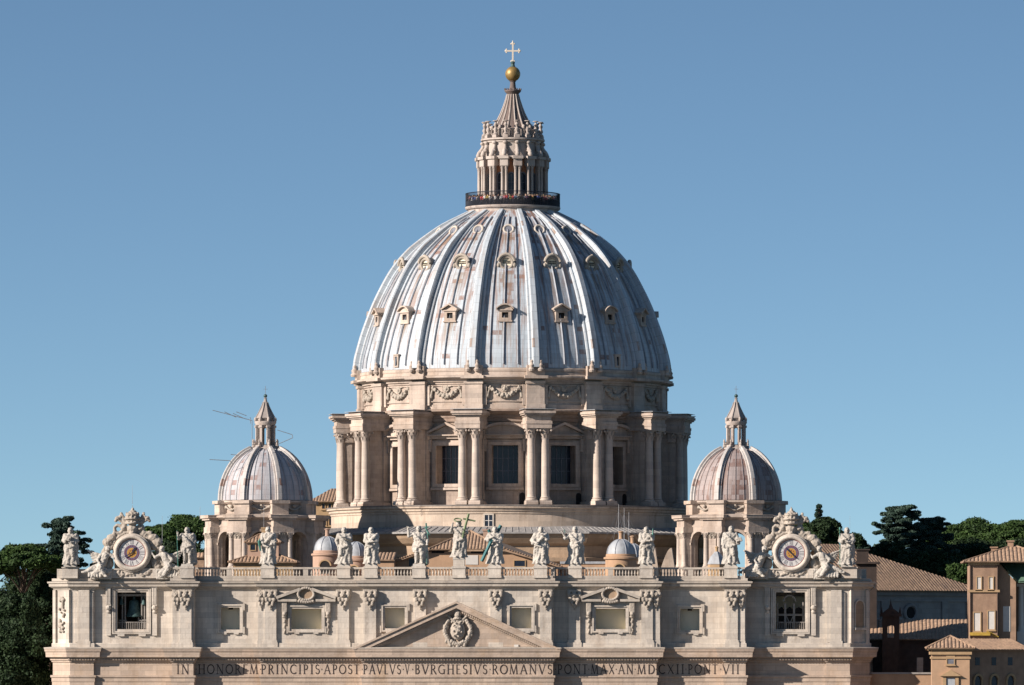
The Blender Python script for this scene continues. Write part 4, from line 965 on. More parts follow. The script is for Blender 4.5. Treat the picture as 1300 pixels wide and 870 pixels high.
        if X0 in (280.5, 863.5):
            b = MB(); b.box(xm-.32, xm+.32, y+.55, y+.69, z1-.28, z1-.02); obj('vent', b, M['dark'], wn_)
    if kind == 'big':      # pediment with oval eye over the window
        xo = 4.15; zb = z1+1.35; zp = zb+1.75
        b = MB()
        for s in (-1, 1):
            b.prism([(xm+s*xo, zb), (xm+s*.85, zp-.55), (xm+s*.85, zp-.12), (xm+s*(xo+.1), zb+.38)], y-1.0, y+.1)
            b.box(min(xm+s*1.35, xm+s*xo), max(xm+s*1.35, xm+s*xo), y-.8, y+.1, zb-.35, zb-.003)
            b.prism([(xm+s*(xo-.35), zb+.01), (xm+s*1.0, zb+.01), (xm+s*1.0, zp-.6)], y-.3, y+.1)
        obj('pediment', b, M['cornice'], wn_)
        b = MB(); n = 22
        for i in range(n): a = 2*PI*i/n; b.ell((xm+1.12*cos(a), y-.75, zb+.72+.85*sin(a)), (.24, .3, .22), nu=7, nv=5)
        for i in range(7): b.ell((xm-1.0+i*.33, y-.7, zb-.28-.15*sin(PI*i/6)), (.24, .3, .25), nu=7, nv=5)
        put('oval_wreath', blobmesh(b, .07, 'oval_wreath', .05, .2), M['carve'], wn_)
        b = MB(); b.add([(xm+1.05*cos(2*PI*i/20), y-.55, zb+.72+.78*sin(2*PI*i/20)) for i in range(20)] + [(xm+1.05*cos(2*PI*i/20), y-.05, zb+.72+.78*sin(2*PI*i/20)) for i in range(20)], [tuple(range(19, -1, -1)), tuple(range(20, 40))]+[(i, (i+1) % 20, (i+1) % 20+20, i+20) for i in range(20)]); obj('oval_eye', b, M['tiber'], wn_)
        b = MB()
        for s in (-1, 1):
            xx = x1+.95 if s > 0 else x0-.95
            b.box(xx-.38, xx+.38, y-.55, y+.1, z1-.5, zb-.36); b.ell((xx, y-.4, z1-.75), (.35, .42, .35)); b.ell((xx, y-.25, z1-1.15), (.42, .3, .2))
            for q in range(6): b.ell((xx+.06*(-1)**q, y-.12, z1-1.5-.38*q), (.25-.02*q, .24, .24), nu=7, nv=5)
            put('side_garland', blobmesh(b, .07, 'side_garland', .05, .25), M['carve'], wn_); b = MB()
# the great pediment
yb = -4.2; yf = -4.2-E-CE; ax, az = fx(582.5), fz(764); 
ped = MB(); xl, xr, zl_ = fx(450), fx(715), fz(824.5)
def band(mb, t0, t1, y0, y1, s):
    ex = xl if s < 0 else xr; dz = az-zl_; L_ = abs(ax-ex); k = dz/L_
    def pt(t): return [(ax, az-t), (ex+(-s)*t/k, zl_)]
    a, b = pt(t0), pt(t1); mb.prism([a[0], a[1], b[1], b[0]], y0, y1)
for s in (-1, 1):
    band(ped, 0, .28, yf-1.25, yb+.05, s); band(ped, .283, .95, yf-1.05, yb+.05, s); band(ped, .953, 1.25, yf-.5, yb+.05, s); band(ped, 1.253, 1.55, yf-.3, yb+.05, s)
pd = obj('pediment', ped, M['facade'], fac)
m = MB(); m.prism([(xl+2.5, fz(821)), (xr-2.5, fz(821)), (ax, az-1.4)], yf+.15, yb+.05); obj('tympanum', m, M['facade'], pd)
m = MB()
for s in (-1, 1):
    ex = xl if s < 0 else xr
    for i in range(46):
        t = .06+.86*i/46; x = ax+(ex-ax)*t; z = az+(zl_-az)*t-1.18; m.box(x-.1, x+.1, yf-.68, yf-.5, z-.14, z+.14)
obj('raking_dentils', m, M['facade'], pd)
# coat of arms on the tympanum: crown, keys, shield and ribbons
m = MB(); cx_, cz_, y = fx(584), fz(800), yf+.0
m.ell((cx_, y-.3, cz_+2.1), (.5, .5, .62)); m.ell((cx_, y-.3, cz_+2.75), (.2, .3, .2)); m.ell((cx_, y-.25, cz_+1.5), (.6, .45, .2))
m.ell((cx_, y-.2, cz_-.1), (.95, .5, 1.25)); m.ell((cx_, y-.45, cz_+.1), (.6, .45, .8))
for s in (-1, 1):
    m.cap((cx_+s*.2, y-.3, cz_+.9), (cx_+s*1.35, y-.3, cz_+2.0), .13, .16); m.ell((cx_+s*1.45, y-.3, cz_+2.05), (.3, .25, .25))
    r_ = random.Random(9)
    for i in range(16):
        t = i/15; m.ell((cx_+s*(1.15+.55*sin(t*5)*.5+.25*sin(t*PI)), y-.2, cz_+1.2-3.2*t), (r_.uniform(.2, .38), .35, r_.uniform(.2, .35)), nu=7, nv=5)
for i in range(7): m.ell((cx_-.75+.25*i, y-.25, cz_-1.5-.35*sin(PI*i/6)), (.25, .35, .3), nu=7, nv=5)
m.ell((cx_, y-.3, cz_-2.2), (.25, .3, .3))
r_ = random.Random(21)
for i in range(46):
    a = 2*PI*i/46; q = r_.uniform(.95, 1.25); m.ell((cx_+1.45*q*sin(a), y-.15, cz_-.2+1.85*q*cos(a)*(1 if cos(a) < .6 else .8)), (r_.uniform(.13, .26), .3, r_.uniform(.16, .34)), (0, r_.uniform(-1, 1), 0), nu=7, nv=5)
for i in range(18): m.ell((cx_+r_.uniform(-.55, .55), y-.75, cz_+r_.uniform(-.9, .9)), (.14, .2, .16), nu=6, nv=5)
m.v = [(cx_+(p[0]-cx_)*1.12, p[1], cz_+(p[2]-cz_)*1.08) for p in m.v]
put('coat_of_arms', blobmesh(m, .055, 'coat_of_arms', .1, .18, it=0), M['carve'], pd)
m = MB(); m.box(fx(655), fx(660.5), yf+.0, yf+.14, fz(823), fz(818.5)); obj('plaque', m, M['white'], pd)
# inscription letters
def arcpts(cx, cz, rx, rz_, a0, a1, n=10): return [(cx+rx*cos(R(a0+(a1-a0)*i/n)), cz+rz_*sin(R(a0+(a1-a0)*i/n))) for i in range(n+1)]
T, H_ = .125, .062   # thick, thin strokes in letter heights
def glyph(ch):
    S = []   # (polyline, width)
    def v(x, z0=0, z1=1): S.append(([(x, z0), (x, z1)], T)); 
    def ser(x, z): S.append(([(x-.14, z+(.025 if z < .5 else -.025)), (x+.14, z+(.025 if z < .5 else -.025))], .05))
    if ch == 'I': v(.2); ser(.2, 0); ser(.2, 1); w = .4
    elif ch == 'N': S += [([(.15, 0), (.15, 1)], H_), ([(.15, 1), (.8, 0)], T), ([(.8, 0), (.8, 1)], H_)]; ser(.15, 0); ser(.12, 1); ser(.8, 1); w = .95
    elif ch == 'H': v(.15); v(.75); S.append(([(.15, .52), (.75, .52)], H_)); [ser(x, z) for x in (.15, .75) for z in (0, 1)]; w = .9
    elif ch == 'O': S.append((arcpts(.48, .5, .42, .46, 0, 360, 20), .11)); w = .96
    elif ch == 'R': v(.15); S += [(arcpts(.3, .73, .25, .23, 90, -90), .1), ([(.15, .96), (.3, .96)], H_), ([(.15, .5), (.3, .5)], H_), ([(.35, .5), (.72, 0)], T)]; ser(.15, 0); ser(.15, 1); w = .76
    elif ch == 'P': v(.15); S += [(arcpts(.3, .72, .25, .24, 90, -90), .1), ([(.15, .96), (.3, .96)], H_), ([(.15, .48), (.3, .48)], H_)]; ser(.15, 0); ser(.15, 1); w = .66
    elif ch == 'B': v(.15); S += [(arcpts(.3, .75, .22, .21, 90, -90), .1), (arcpts(.3, .28, .28, .24, 90, -90), .11), ([(.15, .96), (.3, .96)], H_), ([(.15, .53), (.3, .53)], H_), ([(.15, .04), (.3, .04)], H_)]; w = .68
    elif ch == 'D': v(.15); S += [(arcpts(.35, .5, .42, .46, 90, -90), .11), ([(.15, .96), (.35, .96)], H_), ([(.15, .04), (.35, .04)], H_)]; w = .86
    elif ch == 'E': v(.15); S += [([(.15, .965), (.55, .965)], H_), ([(.15, .52), (.48, .52)], H_), ([(.15, .035), (.58, .035)], H_)]; w = .66
    elif ch == 'L': v(.15); S.append(([(.15, .035), (.58, .035)], H_)); ser(.15, 1); w = .62
    elif ch == 'M': S += [([(.12, 0), (.2, 1)], H_), ([(.2, 1), (.52, 0)], T), ([(.52, 0), (.84, 1)], H_), ([(.84, 1), (.94, 0)], T)]; ser(.12, 0); ser(.94, 0); w = 1.08
    elif ch == 'C': S.append((arcpts(.5, .5, .42, .46, 48, 312, 16), .11)); w = .84
    elif ch == 'G': S += [(arcpts(.5, .5, .42, .46, 48, 305, 16), .11), ([(.78, .02), (.78, .42)], T)]; ser(.76, .46); w = .92
    elif ch == 'S': S += [(arcpts(.3, .74, .2, .22, 30, 265, 10), .1), (arcpts(.3, .28, .23, .25, 85, -150, 10), .1)]; w = .6
    elif ch == 'A': S += [([(.08, 0), (.45, 1)], H_), ([(.45, 1), (.84, 0)], T), ([(.22, .36), (.7, .36)], H_)]; ser(.08, 0); ser(.84, 0); w = .92
    elif ch == 'V': S += [([(.06, 1), (.44, 0)], T), ([(.44, 0), (.82, 1)], H_)]; ser(.07, 1); ser(.81, 1); w = .88
    elif ch == 'X': S += [([(.1, 1), (.75, 0)], T), ([(.1, 0), (.75, 1)], H_)]; w = .85
    elif ch == 'T': v(.36); S.append(([(.04, .965), (.68, .965)], H_)); ser(.36, 0); w = .72
    elif ch == 'U': S += [([(.15, 1), (.15, .35)], T), (arcpts(.43, .35, .28, .31, 180, 360), .1), ([(.71, .35), (.71, 1)], H_)]; w = .86
    else: S.append(([(.05, .5), (.2, .5)], .15)); w = .25
    return S, w
def word(mb, txt, fn, gap=.22):      # fn(u, v, d) maps letter units (u along, v up, d depth) into the world
    gl_ = [glyph(c) for c in txt]; tot = sum(g_[1] for g_ in gl_)+gap*(len(txt)-1); u = 0; q = 0
    for S, w_ in gl_:
        for pts, th in S:
            q += 1; d = .03+.0022*(q % 9)
            for a, b in zip(pts, pts[1:]):
                A_, B_ = Vector(a), Vector(b); dr = B_-A_
                if dr.length < 1e-6: continue
                pr = Vector((-dr.y, dr.x)).normalized()*th/2; e = dr.normalized()*.012
                c4 = [A_-pr-e, B_-pr+e, B_+pr+e, A_+pr-e]
                vs = [fn((u+p.x)/tot, p.y, d) for p in c4]+[fn((u+p.x)/tot, p.y, -.02) for p in c4]
                mb.add(vs, [(0, 1, 2, 3), (0, 4, 5, 1), (1, 5, 6, 2), (2, 6, 7, 3), (3, 7, 4, 0)])
        u += w_+gap
WORDS = [('IN', 226.5, 242.5), ('HONOREM', 252, 328), ('PRINCIPIS', 333.5, 408), ('APOST', 413, 458), ('PAVLVS', 464.5, 512), ('V', 517.5, 522.5), ('BVRGHESIVS', 529.5, 621), ('ROMANVS', 627, 703), ('PONT', 709, 747), ('MAX', 751, 781), ('AN', 785.5, 804.5), ('MD', 809.5, 832), ('CXII', 836, 869), ('PONT', 873.5, 911), ('VII', 917.5, 939)]
zi0, zi1 = fz(855.8), fz(843.6)
for wd_, X0, X1 in WORDS:
    m = MB()
    def dp(X): return depth(X)+E+(CE if 464 < X < 704 else 0)
    n = len(wd_); d0 = dp((X0+X1)/2)
    # words that cross a step of the front are split letter by letter
    chunks = [(wd_, X0, X1)] if abs(dp(X0+2)-dp(X1-2)) < .01 else None
    if chunks is None:
        ws = [glyph(c)[1] for c in wd_]; tot = sum(ws)+.22*(n-1); u = 0; chunks = []
        for c, w_ in zip(wd_, ws): chunks.append((c, X0+(X1-X0)*u/tot, X0+(X1-X0)*(u+w_)/tot)); u += w_+.22
    for c, a, b in chunks:
        d_ = dp((a+b)/2); word(m, c, lambda u, v, d, a=a, b=b, d_=d_: (fx(a)+u*(fx(b)-fx(a)), -d_-d, zi0+v*(zi1-zi0)))
    if wd_ not in ('IN',):
        xx = fx(X0)-.28; m.prism([(xx-.09, (zi0+zi1)/2), (xx, (zi0+zi1)/2-.1), (xx+.09, (zi0+zi1)/2), (xx, (zi0+zi1)/2+.1)], -dp(X0-2)-.03, -dp(X0-2)+.02)
    obj('inscription', m, M['letter'], fac, recalc=False)
# balustrade between statue pedestals
PEDX = [240, 342, 438, 474, 534.5, 585, 630, 688, 731, 821, 928]
zr0, zr1 = ZB_, fz(720.5)
def bal(X0, X1):
    x0, x1 = fx(X0), fx(X1); d0 = [s for s in SECS]
    m = MB(); segs = []
    for a, b, d in SECS:
        s, e = max(a, X0), min(b, X1)
        if e-s > .5: segs.append((s, e, d))
    for s, e, d in segs:
        y = -d-.1; xa, xb = fx(s), fx(e)
        m.box(xa, xb, y-.22, y+.25, zr0, zr0+.32); m.box(xa, xb, y-.25, y+.28, zr1-.28, zr1)
        L_ = xb-xa; nb = max(1, round(L_/4.2))
        for q in range(nb+1 if nb > 1 else 0):
            if 0 < q < nb: xx = xa+L_*q/nb; m.box(xx-.35, xx+.35, y-.2, y+.22, zr0+.323, zr1-.283)
        n = int(L_/.42)
        for i in range(n):
            xx = xa+L_*(i+.5)/n; h = zr1-.28-zr0-.32
            if nb > 1 and any(abs(xx-(xa+L_*q/nb)) < .5 for q in range(1, nb)): continue
            m.solid([(.09, 0), (.09, .08*h), (.07, .14*h), (.145, .34*h), (.11, .5*h), (.065, .75*h), (.10, .85*h), (.07, .9*h), (.10, h)], 8, (xx, y, zr0+.32))
    for (s, e, d), (s2, e2, d2) in zip(segs, segs[1:]):
        xx = fx(e); m.box(xx-.2, xx+.2, -max(d, d2)-.1, -min(d, d2)-.1, zr0+.003, zr1-.003)
    obj('balustrade', m, M['cornice'], fac)
PW = 8.3
ed = [222] + [q for X in PEDX for q in (X-PW, X+PW)] + [946]
for i in range(0, len(ed)-1, 2):
    if ed[i+1]-ed[i] > 1.5: bal(ed[i], ed[i+1])
for X in PEDX:
    d = depth(X); m = MB(); x = fx(X); m.box(x-.93, x+.93, -d-.55, -d+1.2, zr0, zr1+.05); m.box(x-1.0, x+1.0, -d-.63, -d+1.27, zr1-.2, zr1+.12); m.box(x-1.0, x+1.0, -d-.62, -d+1.27, zr0+.003, zr0+.3)
    if X == 585: m.box(x-.8, x+.8, -d-.35, -d+1.0, zr1+.123, zr1+1.05)
    obj('statue_pedestal', m, M['attic'], fac)
# low attic walls behind the clocks and end pedestals
for s in (-1, 1):
    def U(X): return fx(X) if s < 0 else fx(1168-X)
    m = MB(); xa, xb = sorted((U(74), U(222))); m.box(xa, xb, -.3+.8, 1.4, zr0, fz(722.5)); xa, xb = sorted((U(80), U(99.5))); m.box(xa, xb, -.85, 1.2, zr0+.003, fz(721.0)); m.box(xa-.1, xb+.1, -.95, 1.3, fz(721.5), fz(720))
    xa, xb = sorted((U(136), U(201))); m.box(xa, xb, -.0-.2, 1.2, zr0+.006, fz(722)); m.box(xa-.2, xb+.2, -.35, 1.25, fz(723.5), fz(722)+.003)
    for X in (139, 198): xx = U(X); m.box(xx-.42, xx+.42, -.5, 1.2, zr0+.009, fz(723.4))
    obj('clock_plinth', m, M['attic'], fac)
    m = MB(); r_ = random.Random(11); xc = U(168.5)
    for i in range(30): m.ell((xc+r_.uniform(-2.4, 2.4), -.22, (zr0+fz(723.4))/2+r_.uniform(-.4, .4)), (r_.uniform(.14, .4), .2, r_.uniform(.12, .3)), nu=7, nv=5)
    put('plinth_relief', blobmesh(m, .075, 'plinth_relief', .08, .25), M['carve'], fac)
# ------------------------------------------------------------------ clocks
def clock(X, Y, label, h_short, h_long):
    x, z = fx(X), fz(Y); y = -.8+.55
    t = thing('church_clock', label, 'clock', (x, .5, fz(723)), 'pair of clocks on the facade'); 
    Rd = 2.0
    m = MB(); m.torus((x, y-.35, z), 2.28, .3, 48, 10); m.torus((x, y-.2, z), 2.6, .16, 48, 8); m.solid([(2.6, 0), (2.6, 1.2)], 48, (x, y+1.0, z), Matrix.Rotation(R(90), 4, 'X')); obj('dial_rim', m, M['attic'], t, smooth=40)
    def disc(r0, r1, dy, name, mt):
        q = MB(); n = 64; vs = []
        for i in range(n): a = 2*PI*i/n; vs += [(x+r0*sin(a), y-dy, z+r0*cos(a)), (x+r1*sin(a), y-dy, z+r1*cos(a))]
        q.add(vs, [(2*i, 2*i+1, (2*i+3) % (2*n), (2*i+2) % (2*n)) for i in range(n)]); obj(name, q, mt, t)
    disc(0.02, 2.08, .27, 'dial', M['dial']); disc(1.86, 1.95, .275, 'outer_ring', M['red']); disc(.72, 1.12, .275, 'violet_ring', M['violet']); disc(.03, .7, .28, 'sun_disc', M['gold'])
    q = MB(); 
    for i in range(24): a = 2*PI*i/24; q.ell((x+.95*sin(a), y-.28, z+.95*cos(a)), (.07, .03, .07), nu=6, nv=4)
    for i in range(8): a = 2*PI*i/8; q.ell((x+.38*sin(a), y-.285, z+.38*cos(a)), (.1, .04, .1), nu=6, nv=4)
    obj('ornament', q, M['red'], t)
    NUM = ['XII', 'I', 'II', 'III', 'IIII', 'V', 'VI', 'VII', 'VIII', 'IX', 'X', 'XI']
    for i, s in enumerate(NUM):
        q = MB(); a = 2*PI*i/12; wd_ = .17+.155*len(s)
        if i in (0, 4, 7, 8): wd_ = .6 if len(s) > 3 else .52
        rad = Vector((sin(a), cos(a))); tan_ = Vector((cos(a), -sin(a)))
        def fn(u, v, d): p = rad*(1.2+v*.58)+tan_*(u-.5)*wd_; return (x+p.x, y-.27-d*.5, z+p.y)
        word(q, s, fn, .12); obj('numeral', q, M['hand'], t, recalc=False)
    def hand(deg, L0, L1, w_, dy):
        q = MB(); a = R(deg); rad = Vector((sin(a), cos(a))); tn = Vector((cos(a), -sin(a)))
        pts = [rad*-L0-tn*w_*.5, rad*-L0+tn*w_*.5, rad*L1*.7+tn*w_, rad*L1, rad*L1*.7-tn*w_]
        q.prism([(x+p.x, z+p.y) for p in pts], y-dy-.05, y-dy); obj('clock_hand', q, M['hand'], t)
    hand(*h_short, .12, .36); hand(*h_long, .075, .43)
    # scrolled stone surround with arch, crown and crossed keys on top
    m = MB(); s0 = fz(723)
    m.torus((x, .4, z), 3.0, .34, 40, 8, a0=R(-20), a1=R(200)); m.torus((x, .5, z), 3.45, .2, 40, 8, a0=R(-5), a1=R(185))
    for s in (-1, 1):
        pts = [(2.9, .9), (3.6, .75), (4.0, 0), (3.9, -.9), (4.5, -1.6), (4.9, -2.1)]
        for a, b in zip(pts, pts[1:]): m.cap((x+s*a[0], .5, z+a[1]), (x+s*b[0], .5, z+b[1]), .5, .5)
        m.ell((x+s*3.55, .3, z+1.5), (.75, .6, .65)); m.ell((x+s*3.0, .3, z+2.2), (.7, .5, .5)); m.ell((x+s*3.2, .2, z-1.5), (.55, .5, .9)); m.ell((x+s*3.6, .2, z-2.0), (.6, .5, .5))
        # keys and ribbons
        m.cap((x+s*.4, .3, z+3.4), (x+s*2.0, .3, z+4.75), .2, .2); m.ell((x+s*2.1, .3, z+4.9), (.42, .35, .3)); m.ell((x+s*1.75, .3, z+5.1), (.25, .3, .25)); m.ell((x+s*2.35, .3, z+4.6), (.25, .3, .25))
        m.torus((x+s*2.0, .3, z+3.35), .55, .25, 16, 8, a0=R(20), a1=R(330)); m.ell((x+s*1.2, .3, z+3.55), (.5, .45, .5)); m.cap((x+s*1.1, .35, z+4.3), (x+s*1.6, .4, z+5.6), .3, .22); m.ell((x+s*2.55, .3, z+2.75), (.3, .3, .4))
    m.ell((x, .2, z+4.95), (.92, .85, 1.15)); 
    for zz, rr in ((4.2, .86), (4.85, .98), (5.45, .86)):
        m.torus((x, .2, z+zz), rr, .14, 20, 8, (0, 0, 1))
        for i in range(10): a = 2*PI*i/10; m.ell((x+rr*sin(a), .2-rr*cos(a), z+zz+.22), .13, nu=6, nv=4)
    m.ell((x, .2, z+6.15), (.25, .25, .22)); m.rod((x, .2, z+6.2), (x, .2, z+6.75), .06); m.rod((x-.2, .2, z+6.55), (x+.2, .2, z+6.55), .06)
    m.ell((x, .1, z+3.4), (.75, .55, .7)); m.ell((x, -.1, z+2.75), (.5, .5, .35)); m.ell((x, .1, z-2.75), (.4, .5, .4)); m.box(x-.35, x+.35, -.3, .5, z-3.3, z-2.6)
    m.box(x-2.6, x+2.6, .5, 1.2, s0-.1, z+1.5)
    put('scroll_surround', blobmesh(m, .085, 'scroll_surround', .22, .35, rootloc(t)), M['carve'], t)
clock(168, 702, 'white clock with black Roman numerals at the left end, hands near one and eight', (33, .2, 1.0), (240, .25, 1.3))
clock(1004.5, 702.5, 'white clock with black Roman numerals at the right end, hands on one slanting line', (316, .2, 1.1), (136, .25, 1.15))
# ------------------------------------------------------------------ statues
def robed(mb, H, seed, long=True, lean=0.0, wide=1.0):
    rn = random.Random(seed); ph = rn.uniform(0, 6); ks = (7, 11, 17)
    base = [(.0, .145, .12), (.03, .14, .118), (.15, .122, .105), (.3, .112, .098), (.42, .12, .1), (.5, .118, .095), (.58, .1, .08), (.66, .112, .085), (.73, .128, .085), (.785, .122, .075), (.82, .075, .055), (.845, .045, .042)]
    if not long: base = [(.30, .105, .09), (.36, .12, .10)] + base[4:]
    n = 40; vs = []
    for zf, rx, ry in base:
        for j in range(n):
            a = 2*PI*j/n; fold = 1+(.12 if zf < .5 else .07)*sin(ks[0]*a+ph+2.5*zf*4)+(.08 if zf < .55 else .045)*sin(ks[1]*a+ph*2-zf*9)
            vs.append((H*(rx*fold*wide*sin(a)+lean*sin(zf*PI)), -H*ry*fold*cos(a), H*zf))
    k = len(base); fs = [(i*n+j, i*n+(j+1) % n, (i+1)*n+(j+1) % n, (i+1)*n+j) for i in range(k-1) for j in range(n)]
    fs += [tuple(range(n-1, -1, -1)), tuple((k-1)*n+j for j in range(n))]; mb.add(vs, fs)
def figure(H, seed, pose):
    m = MB(); rn = random.Random(seed); ln = pose.get('lean', .02)
    robed(m, H, seed, pose.get('long', True), ln, pose.get('wide', 1))
    if not pose.get('long', True):
        for s, fw in ((-1, .0), (1, -.05)):
            m.cap((s*.055*H, 0, .42*H), (s*.06*H, fw*H-.01*H, .24*H), .06*H, .045*H); m.cap((s*.06*H, fw*H-.01*H, .24*H), (s*.065*H, fw*.3*H+.01*H, .04*H), .048*H, .03*H); m.ell((s*.07*H, fw*.3*H-.03*H, .025*H), (.03*H, .065*H, .025*H))
        m.cap((.1*H, .05*H, .75*H), (.12*H, .08*H, .05*H), .06*H, .1*H)        # cloak behind
        m.cap((0, .07*H, .7*H), (.05*H, .08*H, .05*H), .06*H, .09*H)
    else:
        m.cap((pose.get('knee', .05)*H, -.07*H, .45*H), (pose.get('knee', .05)*1.3*H, -.095*H, .25*H), .05*H, .045*H)
        for s in (-1, 1): m.ell((s*.06*H, -.12*H, .015*H), (.03*H, .06*H, .022*H))
    # diagonal mantle
    cs = pose.get('cloak', 1)
    pts = [(-cs*.1, -.06, .77), (-cs*.02, -.1, .66), (cs*.07, -.1, .56), (cs*.11, -.06, .48), (cs*.13, -.02, .3), (cs*.13, .0, .14)]
    for a, b in zip(pts, pts[1:]): m.cap(tuple(c*H for c in a), tuple(c*H for c in b), .036*H, .036*H)
    pts = [(-cs*.11, -.03, .5), (0, -.1, .46), (cs*.1, -.08, .5)]
    for a, b in zip(pts, pts[1:]): m.cap(tuple(c*H for c in a), tuple(c*H for c in b), .04*H, .04*H)
    hx = pose.get('turn', 0)*.02
    m.cap((ln*.2*H, 0, .82*H), (hx*H, -.012*H, .88*H), .034*H, .032*H)
    m.ell((hx*H, -.02*H, .925*H), (.048*H, .058*H, .068*H), nu=14, nv=10); m.ell((hx*H+pose.get('turn', 0)*.03*H, -.078*H, .918*H), (.011*H, .018*H, .018*H))
    m.ell((hx*H, .01*H, .945*H), (.058*H, .058*H, .055*H))
    for s in (-1, 1): m.ell((hx*H+s*.045*H, .0, .905*H), (.018*H, .035*H, .05*H))
    if pose.get('beard', 1): m.ell((hx*H, -.055*H, .875*H), (.034*H, .03*H, .042*H))
    for s, key in ((-1, 'L'), (1, 'R')):
        e, h = pose[key]; sh = (s*.118*H+ln*.2*H, 0, .785*H)
        e = tuple(c*H for c in e); h = tuple(c*H for c in h); m.ell(sh, (.055*H, .055*H, .055*H)); m.cap(sh, e, .05*H, .04*H); m.cap(e, h, .042*H, .024*H)
        d = (Vector(h)-Vector(e)).normalized(); pm_ = Vector(h)+d*.03*H; m.ell(pm_, (.024*H, .024*H, .03*H))
        for q in range(4): m.cap(pm_+Vector((.011*H*(q-1.5), 0, .0)), pm_+d*(.05-.006*abs(q-1.5))*H+Vector((.014*H*(q-1.5), -.008*H, 0)), .008*H, .007*H)
        m.cap(pm_, pm_+d*.015*H+Vector((-s*.03*H, -.01*H, 0)), .009*H, .007*H)
        if pose.get('sleeve', 1): m.cap(((sh[0]+e[0])/2, (sh[1]+e[1])/2, (sh[2]+e[2])/2-.02*H), ((e[0]*.6+h[0]*.4), (e[1]*.6+h[1]*.4), (e[2]*.6+h[2]*.4)-.05*H), .05*H, .05*H)
    if pose.get('book'): b = pose['book']; m.M = Matrix.Translation(Vector(b)*H) @ Matrix.Rotation(R(pose.get('bookrot', 20)), 4, 'Y'); m.box(-.055*H, .055*H, -.03*H, .02*H, -.07*H, .07*H); m.M = None
    return m
PP = {
 'fold': dict(L=((-.15, -.04, .62), (-.02, -.13, .66)), R=((.15, -.04, .62), (.05, -.13, .61))),
}
ST = [
 (90, 720, 5.5, dict(L=((-.16, -.03, .64), (-.04, -.13, .68)), R=((.16, -.03, .63), (.06, -.13, .60)), cloak=1, book=(-.03, -.13, .7), knee=.05), 'stone statue in full robes clasping a book, at the far left beside the clock', 1.05),
 (240, 719, 5.45, dict(L=((-.2, -.04, .68), (-.21, -.1, .80)), R=((.17, -.0, .62), (.13, -.06, .47)), long=False, cloak=1, turn=-.5, sleeve=0, lean=.02), 'bearded stone statue raising a hand to a thin staff, beside the left clock', 1.1),
 (342, 718, 5.5, dict(L=((-.15, -.03, .62), (-.12, -.12, .58)), R=((.16, -.02, .62), (.11, -.13, .55)), cloak=-1, book=(.12, -.13, .56), turn=0, beard=0), 'stone statue holding a book, in front of the tiled roof hut', 1.1),
 (438, 718, 5.45, dict(L=((-.17, -.0, .63), (-.13, -.05, .48)), R=((.16, -.04, .64), (.05, -.13, .70)), cloak=1, turn=.3, sleeve=0, knee=-.05, lean=.03), 'stone statue with bare chest and twisted robe in front of the left cupola', 1.0),
 (474, 717.5, 5.4, dict(L=((-.14, -.05, .61), (.02, -.13, .61)), R=((.14, -.04, .62), (-.02, -.13, .58)), cloak=-1, turn=-.2, knee=-.05), 'stone statue in a long robe, hands crossed at the waist, beside the second cupola', .95),
 (534.5, 717.5, 5.6, dict(L=((-.22, -.03, .72), (-.24, -.06, .9)), R=((.18, -.0, .64), (.18, -.06, .55)), long=False, cloak=1, turn=-.4, sleeve=0), 'stone statue with bare legs and a forearm raised upright, beside a green staff', 1.15),
 (585, 710.5, 5.4, dict(L=((-.19, -.04, .70), (-.15, -.09, .87)), R=((.18, -.03, .66), (.12, -.12, .72)), cloak=1, turn=-.3, beard=1, sleeve=0, knee=-.05), 'central stone statue with raised hand and green halo, holding a tall green cross', 1.1),
 (630, 717.5, 5.5, dict(L=((-.19, -.05, .65), (-.06, -.13, .7)), R=((.15, -.04, .63), (.04, -.13, .6)), cloak=1, turn=.2, wide=1.05), 'stone statue in a long robe with a slanted green beam cross behind it', 1.05),
 (688, 717.5, 5.5, dict(L=((-.2, -.02, .62), (-.1, -.13, .56)), R=((.17, -.03, .66), (.08, -.11, .74)), cloak=-1, turn=.3, knee=.06, lean=.03), 'stone statue with a crooked arm and swirling cloak, on the right of the gable', 1.15),
 (731, 717.5, 5.55, dict(L=((-.2, -.04, .68), (-.26, -.09, .8)), R=((.18, -.02, .63), (.06, -.13, .56)), cloak=1, turn=-.2, wide=1.1), 'stone statue in a wide cloak raising one hand out to its side', 1.15),
 (821, 717.5, 5.5, dict(L=((-.14, -.05, .62), (.05, -.13, .62)), R=((.15, -.04, .66), (.11, -.12, .74)), cloak=-1, turn=.1, knee=-.04), 'stone statue in a draped robe holding a small green blade beside the orange cupola', 1.05),
 (928, 717.5, 5.6, dict(L=((-.17, .0, .62), (-.16, -.06, .5)), R=((.17, -.05, .6), (.17, -.14, .6)), cloak=1, turn=.5, book=(.18, -.15, .63), bookrot=70, lean=-.02), 'stone statue holding an open book out to the side, left of the right clock', 1.05),
 (1075, 719.5, 5.5, dict(L=((-.16, -.04, .63), (-.04, -.13, .68)), R=((.16, -.04, .63), (.04, -.13, .6)), cloak=1, turn=.2, knee=.05), 'stone statue with both hands on its chest, at the far right beside the clock', .95),
]
